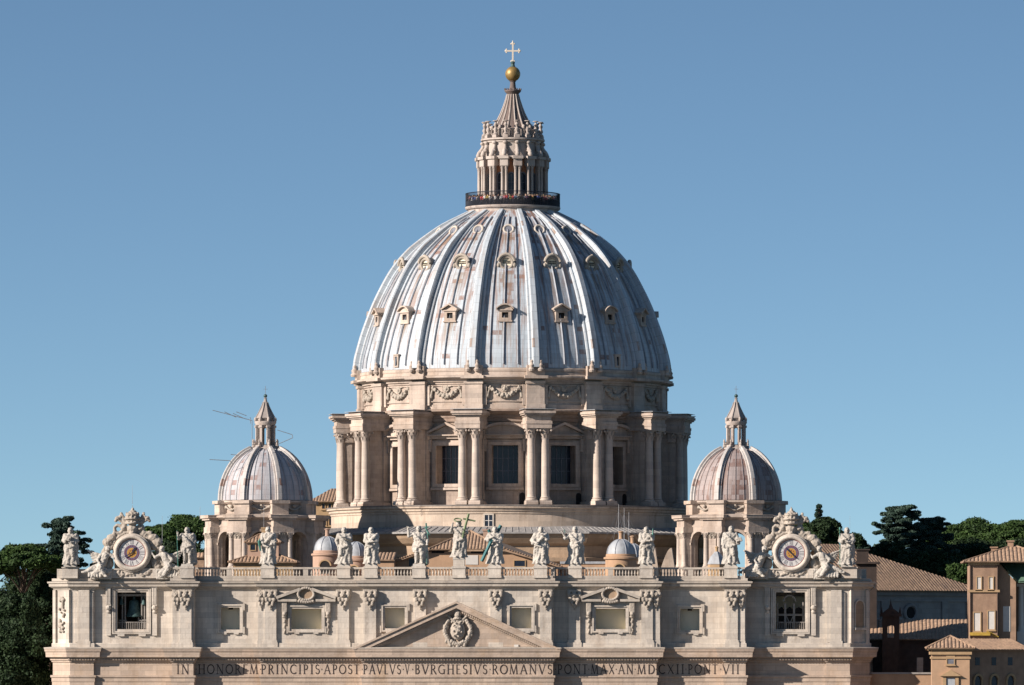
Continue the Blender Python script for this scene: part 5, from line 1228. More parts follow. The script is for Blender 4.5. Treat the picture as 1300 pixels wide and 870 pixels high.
for i, (X, Y, H, pose, lab, wd_) in enumerate(ST):
    d = depth(X) if 100 < X < 1050 else .8; y = -d+.35; x = fx(X); z = fz(Y)
    if X < 100 or X > 1050: z = fz(720); 
    elif X == 585: z = zr1+1.05
    else: z = zr1+.12
    t = thing('apostle_statue', lab, 'statue', (x, y, z), 'row of statues along the top of the facade')
    mb = figure(H-.35, 40+i, dict(pose, wide=pose.get('wide', 1)*1.32)); me = blobmesh(mb, .042, 'figure', .11, .2)
    fg = put('figure', me, M['statue'], t, loc=(0, 0, .33)); fg.scale = (1.22, 1.2, 1.03)
    b = MB(); b.frustum(0, 0, 0, .34, 1.75, 1.5, 1.6, 1.35); b.ell((.3, -.2, .34), (.5, .4, .12)); put('plinth', b.mesh('plinth'), M['statue'], t)
def held(name, lab, mb, mt): o = obj(name, mb, mt, None, org=mb.v[0]); return tag(o, lab, name.replace('_', ' '))
def stp(X): i = [s[0] for s in ST].index(X); d = depth(X) if 100 < X < 1050 else .8; return fx(X), -d+.35
def dep(X, Y, y): return at(X, Y, y)
def P(X, Y, y): return (fx(X), y, fz(Y))
x, y = stp(585); b = MB(); b.rod(P(591, 678, y-.85), P(597.5, 653, y-.6), .17, n=6); b.rod(P(590.5, 659.5, y-.6), P(606, 662.5, y-.55), .12, n=6); b.rod(P(591, 678, y-.85), P(590, 684, y-.8), .15, n=6)
held('metal_cross', 'tall green metal cross held by the central statue', b, M['verd2'])
b = MB(); b.torus(P(583.5, 661, y-.15), .5, .09, 20, 8, (0.1, -.5, 1)); held('halo', 'green metal halo ring over the head of the central statue', b, M['verd2'])
x, y = stp(630); b = MB(); b.rod(P(614, 713.5, y-.95), P(625.5, 689, y-.9), .24, n=4); b.rod(P(634, 675, y+.55), P(637.5, 667.5, y+.55), .24, n=4); b.rod(P(625.5, 689, y-.9), P(634, 675, y+.55), .2, n=4); b.rod(P(622, 673, y+.3), P(625.5, 681, y+.3), .22, n=4)
held('beam_cross', 'slanting blue green beam cross behind the long robed statue', b, plain('blue_verdigris', (.03, .16, .17), .6, .2, var=.3, scale=3))
x, y = stp(534.5); b = MB(); b.rod(P(545.5, 674, y-.2), P(544, 718, y-.2), .05, n=5); b.rod(P(543.5, 665, y-.2), P(544, 674, y-.2), .12, n=5); b.rod(P(541.2, 671, y-.2), P(546.5, 669.8, y-.2), .1, n=5); b.tube([P(544, 674, y-.2), P(546, 677, y-.25), P(548.5, 680.5, y-.2)], [.1, .14, .04], 5)
held('metal_staff', 'thin green staff with a little cross and ribbon beside the bare legged statue', b, M['verd'])
x, y = stp(240); b = MB(); b.rod(P(228.5, 720, y-.6), P(227, 674, y-.6), .05, n=5); held('metal_rod', 'thin green staff standing by the raised hand of the bearded statue', b, M['verd'])
x, y = stp(821); b = MB(); b.solid([(.02, 0), (.13, .25), (.1, .7), (.01, 1.15)], 6, P(829.5, 681, y-.6)); b.v[0]; held('green_blade', 'small green blade raised by the statue beside the orange turret', b, M['verd'])  # little metal blade in the statue's raised hand
x, y = stp(731); b = MB(); b.tube([P(718.5, 677, y-.55), P(716.8, 672, y-.55)], [.08, .03], 5); held('metal_spike', 'short green spike in the raised hand of the wide cloaked statue', b, M['verd'])
x, y = stp(342); b = MB(); b.tube([P(333, 700, y-.75), P(331, 688, y-.75), P(332.5, 684, y-.75)], [.12, .2, .06], 6); held('metal_branch', 'small green metal branch at the side of the statue with the book', b, M['verd'])
x, y = stp(1075); b = MB(); b.rod(P(1066.5, 720, y-.3), P(1066.2, 671, y-.3), .05, n=5); b.ell(P(1066.2, 671.5, y-.3), (.12, .12, .25)); held('metal_pole', 'thin green pole beside the far right statue', b, M['verd'])
# reclining winged figures beside the clocks
def angel(s, H=5.0):
    m = MB()
    m.cap((0, 0, 1.9), (s*.5, -.1, 3.15), .62, .58); m.ell((s*.55, -.1, 3.2), (.7, .5, .45))     # torso leaning towards the clock
    m.cap((s*.6, -.15, 3.4), (s*.75, -.25, 3.8), .22, .2); m.ell((s*.85, -.3, 4.05), (.34, .38, .42), nu=12, nv=9); m.ell((s*.85, -.2, 4.22), (.4, .4, .34)); m.ell((s*.98, -.66, 4.0), (.07, .1, .1))
    m.cap((-.1, -.3, 1.8), (-s*.2, -1.0, 1.35), .55, .42); m.cap((-s*.2, -1.0, 1.35), (s*.55, -1.05, .2), .38, .24); m.ell((s*.75, -1.25, .1), (.32, .25, .15))
    m.cap((0, .1, 1.7), (-s*1.4, -.5, 1.15), .6, .42); m.cap((-s*1.4, -.5, 1.15), (-s*2.3, -.7, .75), .4, .25); m.ell((-s*2.5, -.75, .7), (.35, .2, .18))
    m.cap((s*1.1, -.1, 3.3), (s*1.75, -.3, 2.8), .26, .2); m.cap((s*1.75, -.3, 2.8), (s*2.2, -.2, 3.4), .2, .13); m.ell((s*2.3, -.2, 3.55), (.16, .12, .2))
    m.cap((-.1, -.2, 3.2), (-s*.6, -.6, 2.5), .26, .2); m.cap((-s*.6, -.6, 2.5), (-s*.2, -.95, 2.05), .19, .13)
    for i in range(6):   # wing feathers
        m.cap((-s*.2, .4, 3.0-.1*i), (-s*(1.9-.13*i), .5, 3.75-.33*i), .2, .11)
    m.cap((-s*.1, .35, 3.1), (-s*2.0, .5, 3.85), .25, .12)
    for i in range(9): r_ = random.Random(i+3); m.ell((r_.uniform(-1.4, 1.2), -.4+r_.uniform(-.3, .3), .5+r_.uniform(-.35, .8)), (.55, .45, .4))
    for i in range(5): m.cap((-s*(.3+.35*i), -.5, 1.3-.1*i), (-s*(.1+.4*i), -.9, .1), .16, .2)
    m.box(-1.6, 1.3, -.2, .7, -.3, 1.2)
    return m
for X, Yb, s, lab in ((130, 735, 1, 'reclining winged stone figure left of the left clock'), (214, 735, -1, 'winged stone figure leaning on the right side of the left clock'), (963, 735, 1, 'winged stone figure leaning on the left side of the right clock'), (1048, 735, -1, 'reclining winged stone figure right of the right clock')):
    me = blobmesh(angel(s), .06, 'winged_figure', .2, .3); o = put('winged_figure', me, M['statue'], None, loc=(fx(X), -.35, ZB_+.15)); o.scale = (1.02, 1.0, .98)
    tag(o, lab, 'statue', 'winged figures beside the clocks')
# ------------------------------------------------------------------ tiled roofs helper
def tiles(mb, A_, B_, C_, D_, pitch=.42, amp=.12, thick=.12):     # eave A-B, ridge D-C
    A_, B_, C_, D_ = map(Vector, (A_, B_, C_, D_)); L_ = (B_-A_).length; e = (B_-A_)/L_
    up = (D_-A_); up = up-e*up.dot(e); W = up.length; up /= W; n = e.cross(up).normalized()
    if n.z < 0: n = -n
    uD, uC = (D_-A_).dot(e), (C_-A_).dot(e); N = max(3, int(L_/pitch)); K = N*4; vs = []
    for i in range(K+1):
        u = L_*i/K
        v = W
        if uD > 1e-3 and u < uD: v = W*u/uD
        if L_-uC > 1e-3 and u > uC: v = min(v, W*(L_-u)/(L_-uC))
        h = n*(amp*(1-abs(2*((u/L_*N) % 1)-1)**2*1.0))
        p0 = A_+e*u; p1 = p0+up*max(v, .02); vs += [p0-n*thick, p0+h, p1+h]
    mb.add(vs, [f for i in range(K) for f in ((3*i, 3*i+3, 3*i+4, 3*i+1), (3*i+1, 3*i+4, 3*i+5, 3*i+2))]+[tuple([0]+[3*K, 3*K+2, 2])])
def hip(mb, x0, x1, y0, y1, z0, z1, ov=.5, ridge=None, pitch=.42):
    x0 -= ov; x1 += ov; y0 -= ov; y1 += ov; hw_ = min(x1-x0, y1-y0)/2
    if x1-x0 >= y1-y0: r0, r1 = (x0+hw_, (y0+y1)/2, z1), (x1-hw_, (y0+y1)/2, z1)
    else: r0, r1 = ((x0+x1)/2, y0+hw_, z1), ((x0+x1)/2, y1-hw_, z1)
    if x1-x0 >= y1-y0:
        tiles(mb, (x0, y0, z0), (x1, y0, z0), r1, r0, pitch); tiles(mb, (x1, y1, z0), (x0, y1, z0), r0, r1, pitch); tiles(mb, (x0, y1, z0), (x0, y0, z0), r0, r0, pitch); tiles(mb, (x1, y0, z0), (x1, y1, z0), r1, r1, pitch)
    else:
        tiles(mb, (x0, y0, z0), (x1, y0, z0), r0, r0, pitch); tiles(mb, (x1, y1, z0), (x0, y1, z0), r1, r1, pitch); tiles(mb, (x0, y1, z0), (x0, y0, z0), r0, r1, pitch); tiles(mb, (x1, y0, z0), (x1, y1, z0), r1, r0, pitch)
    for p in ((x0, y0, z0), (x1, y0, z0), (x0, y1, z0), (x1, y1, z0)):
        q = r0 if (Vector(p)-Vector(r0)).length < (Vector(p)-Vector(r1)).length else r1; mb.rod(Vector(p)+Vector((0, 0, .05)), Vector(q)+Vector((0, 0, .08)), .13, n=6)
    if (Vector(r0)-Vector(r1)).length > .1: mb.rod(Vector(r0)+Vector((0, 0, .08)), Vector(r1)+Vector((0, 0, .08)), .14, n=6)
# long nave and roofs behind the facade (their tops show over the balustrade)
nv = thing('nave_block', 'long stone nave body between the facade and the great dome, hidden behind the balustrade', 'church nave', (0, 60, 0))
m = MB(); m.box(-46, 46, 24.5, 112, 0, 41.5); obj('wall', m, M['tiber'], nv)
m = MB(); m.box(-46.3, 46.3, 24.3, 112.3, 41.503, 42.0); obj('flat_roof', m, M['ledge'], nv)
# orange gabled building with clipped tile roof
y0 = 30.0; a = at(482, 718, y0); b = at(545, 697, y0); c = at(641, 696.5, y0); d = at(708, 717, y0); ap_ = at(594, 676, y0)
gb = thing('gabled_roof_house', 'orange plastered gable with clipped terracotta roof behind the central statues', 'building', (ap_.x, y0, 42.0))
m = MB(); zb = 42.003; m.prism([(a.x, zb), (d.x, zb), (d.x, d.z-.3), (c.x, c.z-.4), (b.x, b.z-.4), (a.x, a.z-.3)], y0, y0+40); wl = obj('wall', m, M['apricot'], gb)
m = MB(); q = (ap_.z-a.z)/(ap_.x-a.x); yr = y0+6
rid0, rid1 = Vector((ap_.x, yr, ap_.z+.25)), Vector((ap_.x, y0+40.5, ap_.z+.25))
lo = .8
tiles(m, (b.x-.2, y0-lo, b.z-.1), (c.x+.2, y0-lo, c.z-.1), rid0, rid0, .5, .13)
for s, e1, e2 in ((-1, a, b), (1, d, c)):
    E1 = Vector((e1.x+s*.6, y0-lo, e1.z-.25)); E2 = Vector((e2.x, y0-lo, e2.z-.02)); F1 = Vector((e1.x+s*.6, y0+40.5, e1.z-.25))
    m.add([E1, E2, rid0, rid1, F1], [(0, 1, 2, 3, 4)]); m.add([E1-Vector((0, 0, .28)), E2-Vector((0, 0, .28)), E2, E1], [(0, 1, 2, 3)])
    m.add([p-Vector((0, 0, .28)) for p in (E1, E2, rid0, rid1, F1)], [(0, 1, 2, 3, 4)])
    for i in range(22): p = E1.lerp(E2, i/22); m.ell(p+Vector((0, .1, .03)), (.17, .3, .12), nu=6, nv=4)
    m.rod(E2+Vector((0, 0, .05)), rid0+Vector((0, 0, .1)), .16, n=6)
obj('roof', m, M['tile2'], gb)
m = MB(); p = at(607, 717, y0); q = at(591, 705, y0); m.box(q.x, p.x, y0-.06, y0+.05, p.z, q.z); obj('plaque', m, M['white'], gb)
for X0, X1, Y0, Y1 in ((653, 666.5, 712, 719), (519, 526, 709, 719)):
    p, q = at(X0, Y1, y0), at(X1, Y0, y0); m = MB(); m.box(p.x, q.x, y0-.04, y0+.05, p.z, q.z); o = obj('window', m, M['glass'], gb); m = MB(); m.rectframe(p.x, q.x, p.z, q.z, .12, y0-.12, y0+.05); obj('window_frame', m, M['ochre'], o)
for X0, X1 in ((548, 564), (598, 614)):
    p, q = at(X0, 702.5, y0), at(X1, 700, y0); m = MB(); m.box(p.x, q.x, y0-.05, y0+.05, p.z, q.z); obj('eave_vent', m, M['dark'], gb)
m = MB(); p = at(617, 676, y0+5); m.box(p.x-.4, p.x+.5, y0+4.6, y0+5.4, p.z-3, p.z+.2); m.box(p.x-.55, p.x+.65, y0+4.5, y0+5.5, p.z+.203, p.z+.45); obj('chimney', m, M['pink'], gb)
# tiled lean-to left of the gable, small stretch of eaves
p, q = at(484, 711, 26), at(491, 704, 26)
m = MB(); m.box(p.x-1.5, q.x+1, 27, 33, 42.003, p.z); lt = thing('tiled_shed', 'short tiled lean-to roof between the second cupola and the orange gable', 'shed', (p.x, 27, 42.0)); obj('wall', m, M['apricot'], lt)
m = MB(); tiles(m, (p.x-1.7, 26.6, p.z), (q.x+1.1, 26.6, p.z), (q.x+1.1, 31, p.z+1.1), (p.x-1.7, 31, p.z+1.1), .5, .12); obj('roof', m, M['tile2'], lt)
# hut with hipped roof, upper box and chimney
y0 = 12.0; p, q = at(291, 718, y0), at(377, 713, y0)
ht = thing('tiled_hut', 'small hut with two brown tiled roofs and a chimney before the left small dome', 'hut', ((p.x+q.x)/2, y0, ZT-1))
m = MB(); m.box(p.x+.6, q.x-.6, y0, y0+6, 43, q.z); obj('wall', m, M['ochre'], ht)
m = MB(); ux, vx, zt2 = at(313, 0, y0).x, at(340, 0, y0).x, at(0, 703, y0+2).z
hip(m, p.x+.5, q.x-.5, y0, y0+6, q.z-.1, zt2, .6, pitch=.5); obj('roof', m, M['tile'], ht)
m = MB(); zu = at(0, 689, y0+2).z; m.box(ux, vx+1.4, y0+1.6, y0+4.6, zt2-1.2, zu); ub = obj('upper_box', m, M['pink'], ht)
m = MB(); hip(m, ux, vx+1.4, y0+1.6, y0+4.6, zu, at(0, 679, y0+2).z, .45, pitch=.45); obj('upper_roof', m, M['tile'], ht)
m = MB(); c1 = at(321, 695, y0+1.6); m.box(c1.x-.35, c1.x+.35, y0+1.53, y0+1.65, c1.z-.4, c1.z+.4); w1 = obj('window', m, M['glass'], ht); m = MB(); m.rectframe(c1.x-.35, c1.x+.35, c1.z-.4, c1.z+.4, .12, y0+1.45, y0+1.62); obj('window_frame', m, M['ochre'], w1)
m = MB(); c1 = at(335, 675, y0+3); m.box(c1.x-.3, c1.x+.3, y0+2.7, y0+3.3, zu, c1.z+.4); m.box(c1.x-.38, c1.x+.38, y0+2.6, y0+3.4, c1.z+.403, c1.z+.6); obj('chimney', m, M['ochre'], ht)
# lead cupolas
def cupola(X, Yb, Yt, rpx, y, lab, low, dm='pink', fin=True):
    c = at(X, Yb, y); top = at(X, Yt, y).z; r = rpx/(FPX/(CD+y)); zb = 42.0
    t = thing('lead_cupola', lab, 'cupola', (c.x, y, zb), 'small lead cupolas on the nave roof'); C_ = (c.x, y)
    m = MB(); m.lathe([(r*1.08, zb), (r*1.08, c.z-.9), (r*1.2, c.z-.75), (r*1.2, c.z-.5), (r*1.05, c.z-.4), (r*1.05, c.z-.1), (r*1.0, c.z)], 40, c=C_); obj('drum', m, M[dm], t, smooth=35)
    m = MB(); m.lathe([(r*cos(PI/2*i/10), c.z+(top-c.z)*sin(PI/2*i/10)) for i in range(11)], 40, c=C_); obj('dome', m, M['cup'], t, smooth=50)
    m = MB()
    for k in range(8):
        a = PI/8+k*PI/4; pts = [(c.x+(r*cos(PI/2*i/10)+.02)*sin(a), y-(r*cos(PI/2*i/10)+.02)*cos(a), c.z+(top-c.z)*sin(PI/2*i/10)) for i in range(11)]; m.tube(pts, .06, 5)
    obj('rib', m, M['roll'], t)
    if fin: m = MB(); m.solid([(.35, top-.1), (.3, top+.3), (.3, top+.9), (.42, top+1.0), (.42, top+1.1), (.1, top+1.2)], 12, (c.x, y, 0)); obj('finial', m, M[dm], t)
    for s in (0,):
        a = R(s-4); F = Matrix.Translation(Vector((c.x, y, 0))) @ Matrix.Rotation(a, 4, 'Z'); m = MB(); m.M = F; zz = c.z-2.2
        m.prism([(-.75, zz-1.2)]+[(-.75*cos(PI*i/10), zz-.1+.75*sin(PI*i/10)) for i in range(11)]+[(.75, zz-1.2)], -r*1.08-.06, -r*.9); o = obj('arched_window', m, M['dark'], t)
        m = MB(); m.M = F; m.archband(0, zz-.1, .75, .95, -r*1.08-.14, -r*.95, 10); obj('window_arch', m, M['ochre'], o)
cupola(415.5, 699, 681, 17, 34, 'pale lead cupola on a pink drum, left of the bare chested statue', True)
cupola(452, 706, 688, 15, 62, 'pale lead cupola half hidden between the two left statues', True, fin=False)
cupola(788.5, 703.5, 684.5, 18.5, 34, 'pale lead cupola with finial on an orange drum, left of the statue with the blade', True, 'apricot')
cupola(803, 710, 690, 15, 62, 'pale lead cupola mostly hidden behind the orange drummed cupola', True, 'apricot', fin=True)
# hexagonal lead turret by the right small dome
y = 16; c = at(910, 716.5, y); tp = at(910, 700.5, y).z; t = thing('lead_turret', 'little six sided lead turret left of the statue with the open book', 'turret', (c.x, y, 43)); 
m = MB(); m.lathe([(1.3, 43), (1.3, c.z), (1.4, c.z+.02), (1.25, c.z+.4), (.95, c.z+1.1), (.45, tp-.2), (.3, tp)], 6, c=(c.x, y), off=.3); obj('lead_cap', m, M['cup'], t)
m = MB(); m.solid([(.22, tp), (.22, tp+.5), (.3, tp+.6), (.1, tp+.8)], 8, (c.x, y, 0)); obj('finial', m, M['ochre'], t)
m = MB(); m.lathe([(1.36, 43.01), (1.36, c.z-.05)], 6, c=(c.x, y), off=.3); obj('base', m, M['ochre'], t)
# low walls and roofs near the right side of the nave roof
for X0, X1, Y0, Y1, y, mt, lab in ((712, 770, 713, 722, 34, 'apricot', 'low apricot wall with a pale capping between gable and orange cupola'),):
    p, q = at(X0, Y1, y), at(X1, Y0, y); t = thing('roof_parapet', lab, 'parapet', (p.x, y, 42.0)); m = MB(); m.box(p.x, q.x, y, y+6, 42.003, q.z-.35); obj('wall', m, M[mt], t); m = MB(); m.box(p.x-.1, q.x+.1, y-.15, y+6.1, q.z-.347, q.z); obj('coping', m, M['cup'], t)
p = at(844, 700, 40); t = thing('roof_buttress', 'two curved stone roof buttresses left of the right small dome', 'buttress', (p.x, 40, 42))
for X in (832, 853):
    p = at(X, 712, 46); m = MB(); n = 10; m.prism([(p.x-1.6, 42)]+[(p.x-1.6+1.6*(i/n), at(0, 722-26*sin(PI/2*i/n), 46).z) for i in range(n+1)]+[(p.x+1.2, 42)], 44, 48); obj('curved_buttress', m, M['podium'], t)
# masts, flagpoles and antennas
def mast(X, Y0, Y1, y, lab, guys=0, r=.06):
    a, b = at(X, Y0, y), at(X, Y1, y); m = MB(); m.rod(a, b, r, r*.5, 6); h = b.z-a.z
    for g_ in range(guys):
        an = 2*PI*g_/max(guys, 1)+.4; m.rod(a+Vector((2.2*cos(an), 2.2*sin(an), 0)), a+Vector((0, 0, h*.8)), .018, n=3)
    o = obj('mast', m, M['steel'], None, org=a); tag(o, lab, 'mast', 'thin masts on the roofs')
mast(785.5, 685, 640, 50, 'tallest guyed mast above the orange cupola', 4)
mast(792.5, 686, 645, 52, 'guyed mast just right of the tallest one above the orange cupola', 4)
mast(798.5, 690, 650, 54, 'rightmost and shortest of the three masts above the orange cupola', 3)
mast(335, 676, 640, 15, 'thin pole rising from the chimney of the tiled hut', 0, .03)
mast(168, 640, 616, 0.4, 'lightning rod above the crown of the left clock', 0, .03)
mast(206, 690, 655, 8, 'thin pole right of the left clock', 0, .035)
mast(254, 660, 643, 95, 'thin rod standing on the left edge of the left small dome', 0, .04)
mast(1079, 700, 655, 10, 'thin pole behind the far right statue', 0, .03)
def antenna(lab, segs, org): 
    m = MB()
    for p, q, y in segs: m.rod(at(*p, y), at(*q, y), .05, n=4)
    tag(obj('radio_antenna', m, M['steel'], None, org=at(*org, 105)), lab, 'antenna', 'radio antennas on the left small dome')
ya = 104
antenna('long horizontal radio antenna on a pole left of the left small lantern', [((320, 566), (320, 534), ya), ((320, 534), (270, 521), ya), ((296, 525), (309, 531), ya+1), ((309, 531), (320, 534), ya+1), ((285, 523), (300, 530), ya-1), ((300, 523), (313, 528), ya-.5), ((318, 530), (318, 538), ya)], (320, 566))
antenna('bent radio antenna right of the left small lantern', [((353, 564), (371.5, 556), ya), ((371.5, 556), (371, 552), ya), ((371, 552), (352, 546), ya)], (353, 564))
antenna('low short antenna on the left slope of the left small dome', [((292, 585), (266, 583.5), ya), ((292, 585), (296, 590), ya), ((293, 577), (301, 578), ya)], (292, 590))

# ------------------------------------------------------------------ houses behind and to the right
def winds(par, mb_list, y, mt=None, fm=None, fw=.14):
    for X0, X1, Y0, Y1 in mb_list:
        p, q = at(X0, Y1, y), at(X1, Y0, y); m = MB(); m.box(p.x, q.x, y-.05, y+.1, p.z, q.z); o = obj('window', m, mt or M['white'], par)
        m = MB(); m.rectframe(p.x, q.x, p.z, q.z, fw, y-.13, y+.1); m.box(p.x-.25, q.x+.25, y-.25, y+.1, p.z-fw-.15, p.z-fw-.003); obj('window_frame', m, fm or M['ochre'], o)
# brick house between left small dome and great dome
y = 190; p, q = at(398, 690, y), at(432, 637, y); t = thing('brick_house', 'brown brick house with tiled roof between the left small dome and the great dome', 'house', (p.x, y, 30))
m = MB(); m.box(p.x, q.x, y, y+14, 30, q.z); obj('wall', m, M['ochre'], t)
m = MB(); tiles(m, (p.x-.8, y-.8, q.z), (q.x+.8, y-.8, q.z), (q.x+.8, y+7, q.z+2.4), (p.x+2.5, y+7, q.z+2.4), .5, .1); tiles(m, (q.x+.8, y+14.8, q.z), (p.x-.8, y+14.8, q.z), (p.x+2.5, y+7, q.z+2.4), (q.x+.8, y+7, q.z+2.4), .5, .1); obj('roof', m, M['tile'], t)
m = MB(); p2 = at(421, 628, y); m.box(p2.x-1, p2.x+1.5, y+5, y+8, q.z, p2.z); obj('chimney', m, M['brown'], t)
winds(t, [(409, 412.5, 640, 646), (417, 420.5, 640, 646), (411, 414, 655, 667), (418, 421, 655, 667)], y, M['glass'])
# hillside walls on the left between clock and small dome
y = 30; p, q = at(246, 722, y), at(259, 708, y); t = thing('tiled_wall', 'low wall with a tiled top between the bearded statue and the left small dome', 'wall', (p.x, y, 42))
m = MB(); m.box(p.x, q.x, y, y+1, 40, q.z); obj('masonry', m, M['tile2'], t); m = MB(); tiles(m, (p.x, y-.4, q.z), (q.x, y-.4, q.z), (q.x, y+.6, q.z+.7), (p.x, y+.6, q.z+.7), .45, .1); obj('tiled_top', m, M['tile'], t)
# chapel with long tile roof and round window, turned away from the sun
A0 = at(1087, 790, 46); th = R(40); F = Matrix.Translation(Vector((A0.x, 46, 0))) @ Matrix.Rotation(th, 4, 'Z')
Lc = 24.5; ze = at(0, 747, 54).z
ch = thing('long_chapel', 'grey walled chapel with long terracotta roof and round window, right of the facade', 'chapel', (A0.x, 46, 20))
m = MB(); m.M = F; m.box(0, Lc, 0, 16, 15, ze-.6); obj('wall', m, M['bluewall'], ch)
m = MB(); m.M = F; m.box(-.2, Lc+.2, -.35, 0, ze-1.1, ze-.4); m.box(-.2, Lc+.2, -.2, 0, ze-2.0, ze-1.7); m.box(-.1, Lc+.1, -.15, 0, ze-5.2, ze-5.0)
for x in (1.2, 5.4, 17.5, 22.5): m.box(x-.6, x+.6, -.22, 0, ze-9, ze-2.0)
obj('cornice', m, M['bluewall'], ch)
m = MB(); m.M = F; zr = at(0, 697, 58).z
A1, B1, C1, D1 = Vector((-1, -1, ze-.4)), Vector((Lc+.8, -1, ze-.4)), Vector((3.5, 8, zr+.6)), Vector((-1, 8, zr+.6))
tiles(m, A1, B1, C1, D1, .55, .1); tiles(m, Vector((Lc+.8, 17, ze-.4)), Vector((-1, 17, ze-.4)), D1, C1, .55, .1); tiles(m, B1, Vector((Lc+.8, 17, ze-.4)), C1, C1, .55, .1); obj('roof', m, M['tile'], ch)
m = MB(); m.M = F; m.torus((10.6, -.15, ze-3.7), 1.15, .28, 28, 8); o = obj('round_window', m, M['bluewall'], ch); m = MB(); m.M = F; m.solid([(1.1, 0), (1.1, .2)], 24, (10.6, .05, ze-3.7), Matrix.Rotation(R(90), 4, 'X')); obj('pane', m, M['dark'], o)
# small brick house tucked beside the facade end
y = 34; p, q = at(1098, 740, y), at(1113, 716, y); t = thing('brick_turret', 'small dark brick turret between the facade end and the chapel roof', 'turret', (p.x, y, 30))
m = MB(); m.box(p.x-1.2, q.x, y, y+4, 30, q.z); obj('wall', m, M['umber'], t); m = MB(); m.box(p.x-1.6, q.x+.5, y-.5, y+4.5, q.z+.003, q.z+.3); m.box(p.x-1.2, q.x-1.2, y+.5, y+3.5, q.z+.303, q.z+2.0); m.box(p.x-1.4, q.x-1.0, y+.3, y+3.7, q.z+2.003, q.z+2.2); obj('roof', m, M['umber'], t)
# dark courtyard buildings
y = 30; p, q = at(1103, 870, y), at(1236, 788, y); t = thing('courtyard_wing', 'dark shaded courtyard wing with tile roof beside the facade', 'building', (p.x, y, 0))
zw = at(0, 812, y).z; m = MB(); m.box(p.x, q.x+3, y, y+10, 0, zw); obj('wall', m, M['brown'], t)
m = MB(); tiles(m, (p.x-.3, y-.6, zw), (q.x+3.3, y-.6, zw), (q.x+3.3, y+8, at(0, 787, y+8).z), (p.x-.3, y+8, at(0, 787, y+8).z), .55, .11); obj('roof', m, M['tile'], t)
y = 26; c = at(1131, 800, y); t = thing('brick_belfry', 'little dark brick bell gable with an arched opening on the courtyard wing', 'belfry', (c.x, y, 20))
ztop = at(0, 783, y).z; zb = at(0, 815, y).z; m = MB(); m.archwall(c.x-1.25, c.x+1.25, zb-12, ztop, y, c.x, .5, zb+.6, zb+2.0, 1.2); m.box(c.x-1.25, c.x+1.25, y+1.2, y+1.3, zb-12, zb+.5); m.wall(c.x-1.25, c.x+1.25, zb-12, ztop, y+1.35, [(c.x-.5, c.x+.5, zb+.6, zb+2.4)]); obj('wall', m, M['brown'], t)
m = MB(); m.box(c.x-1.6, c.x+1.6, y-.3, y+1.6, ztop, ztop+.4); m.prism([(c.x-1.4, ztop+.403), (c.x+1.4, ztop+.403), (c.x+.5, ztop+1.1), (c.x-.5, ztop+1.1)], y, y+1.4); m.solid([(.4, ztop+1.1), (.25, ztop+1.5), (.1, ztop+1.9), (.02, ztop+2.6)], 8, (c.x, y+.7, 0))
for s in (-1, 1): m.solid([(.18, ztop+.4), (.2, ztop+.7), (.03, ztop+1.4)], 6, (c.x+s*1.35, y+.5, 0))
obj('cornice', m, M['brown'], t)
# front apricot wall at the bottom
y = 4; p, q = at(1102, 880, y), at(1190, 856, y); t = thing('garden_wall', 'low apricot wall at the foot of the courtyard wing', 'wall', (p.x, y, 0)); m = MB(); m.box(p.x, q.x, y, y+.8, 0, q.z); obj('masonry', m, M['apricot'], t); m = MB(); m.box(p.x-.1, q.x, y-.2, y+1, q.z+.003, q.z+.25); obj('coping', m, M['bluewall'], t)
m = MB(); m.box(at(1164, 0, 10).x, at(1172, 0, 10).x, 10, 11, 20, at(0, 835, 10).z); tag(obj('grey_cabinet', m, M['bluewall'], None, org=m.v[0]), 'grey box standing behind the low apricot wall', 'cabinet')
# tile capped tower
y = -15; p, q = at(1183, 880, y), at(1231, 823, y); t = thing('tiled_tower', 'apricot tower with a hipped tile roof, lowest building at the right', 'tower', ((p.x+q.x)/2, y, 0))
m = MB(); m.box(p.x, q.x, y, y+6.0, 0, q.z); obj('wall', m, M['apricot'], t)
m = MB(); m.box(p.x-.3, q.x+.3, y-.3, y+6.3, q.z-.9, q.z-.5); m.box(p.x-.5, q.x+.5, y-.5, y+6.5, q.z-.3, q.z+.003); m.box(p.x-.15, q.x+.15, y-.15, y+6.15, q.z-1.5, q.z-1.2); obj('cornice', m, M['ochre'], t)
m = MB(); hip(m, p.x, q.x, y, y+6.0, q.z, at(0, 808, y+2.5).z, .8, pitch=.5); obj('roof', m, M['tile'], t)
winds(t, [(1202.5, 1211, 834, 843)], y, M['mull'])
p2, q2 = at(1197, 875, y), at(1217, 857, y); m = MB(); m.box(p2.x+.5, q2.x-.5, y-.05, y+.1, p2.z, at(0, 861, y).z); o = obj('painted_window', m, M['cup'], t)
m = MB(); m.prism([(p2.x-.4, at(0, 858.5, y).z), (q2.x+.4, at(0, 858.5, y).z), ((p2.x+q2.x)/2, at(0, 850.5, y).z)], y-.5, y+.1); m.box(p2.x, p2.x+.45, y-.2, y+.1, p2.z, at(0, 858.6, y).z); m.box(q2.x-.45, q2.x, y-.2, y+.1, p2.z, at(0, 858.6, y).z); obj('window_frame', m, M['ochre'], o)
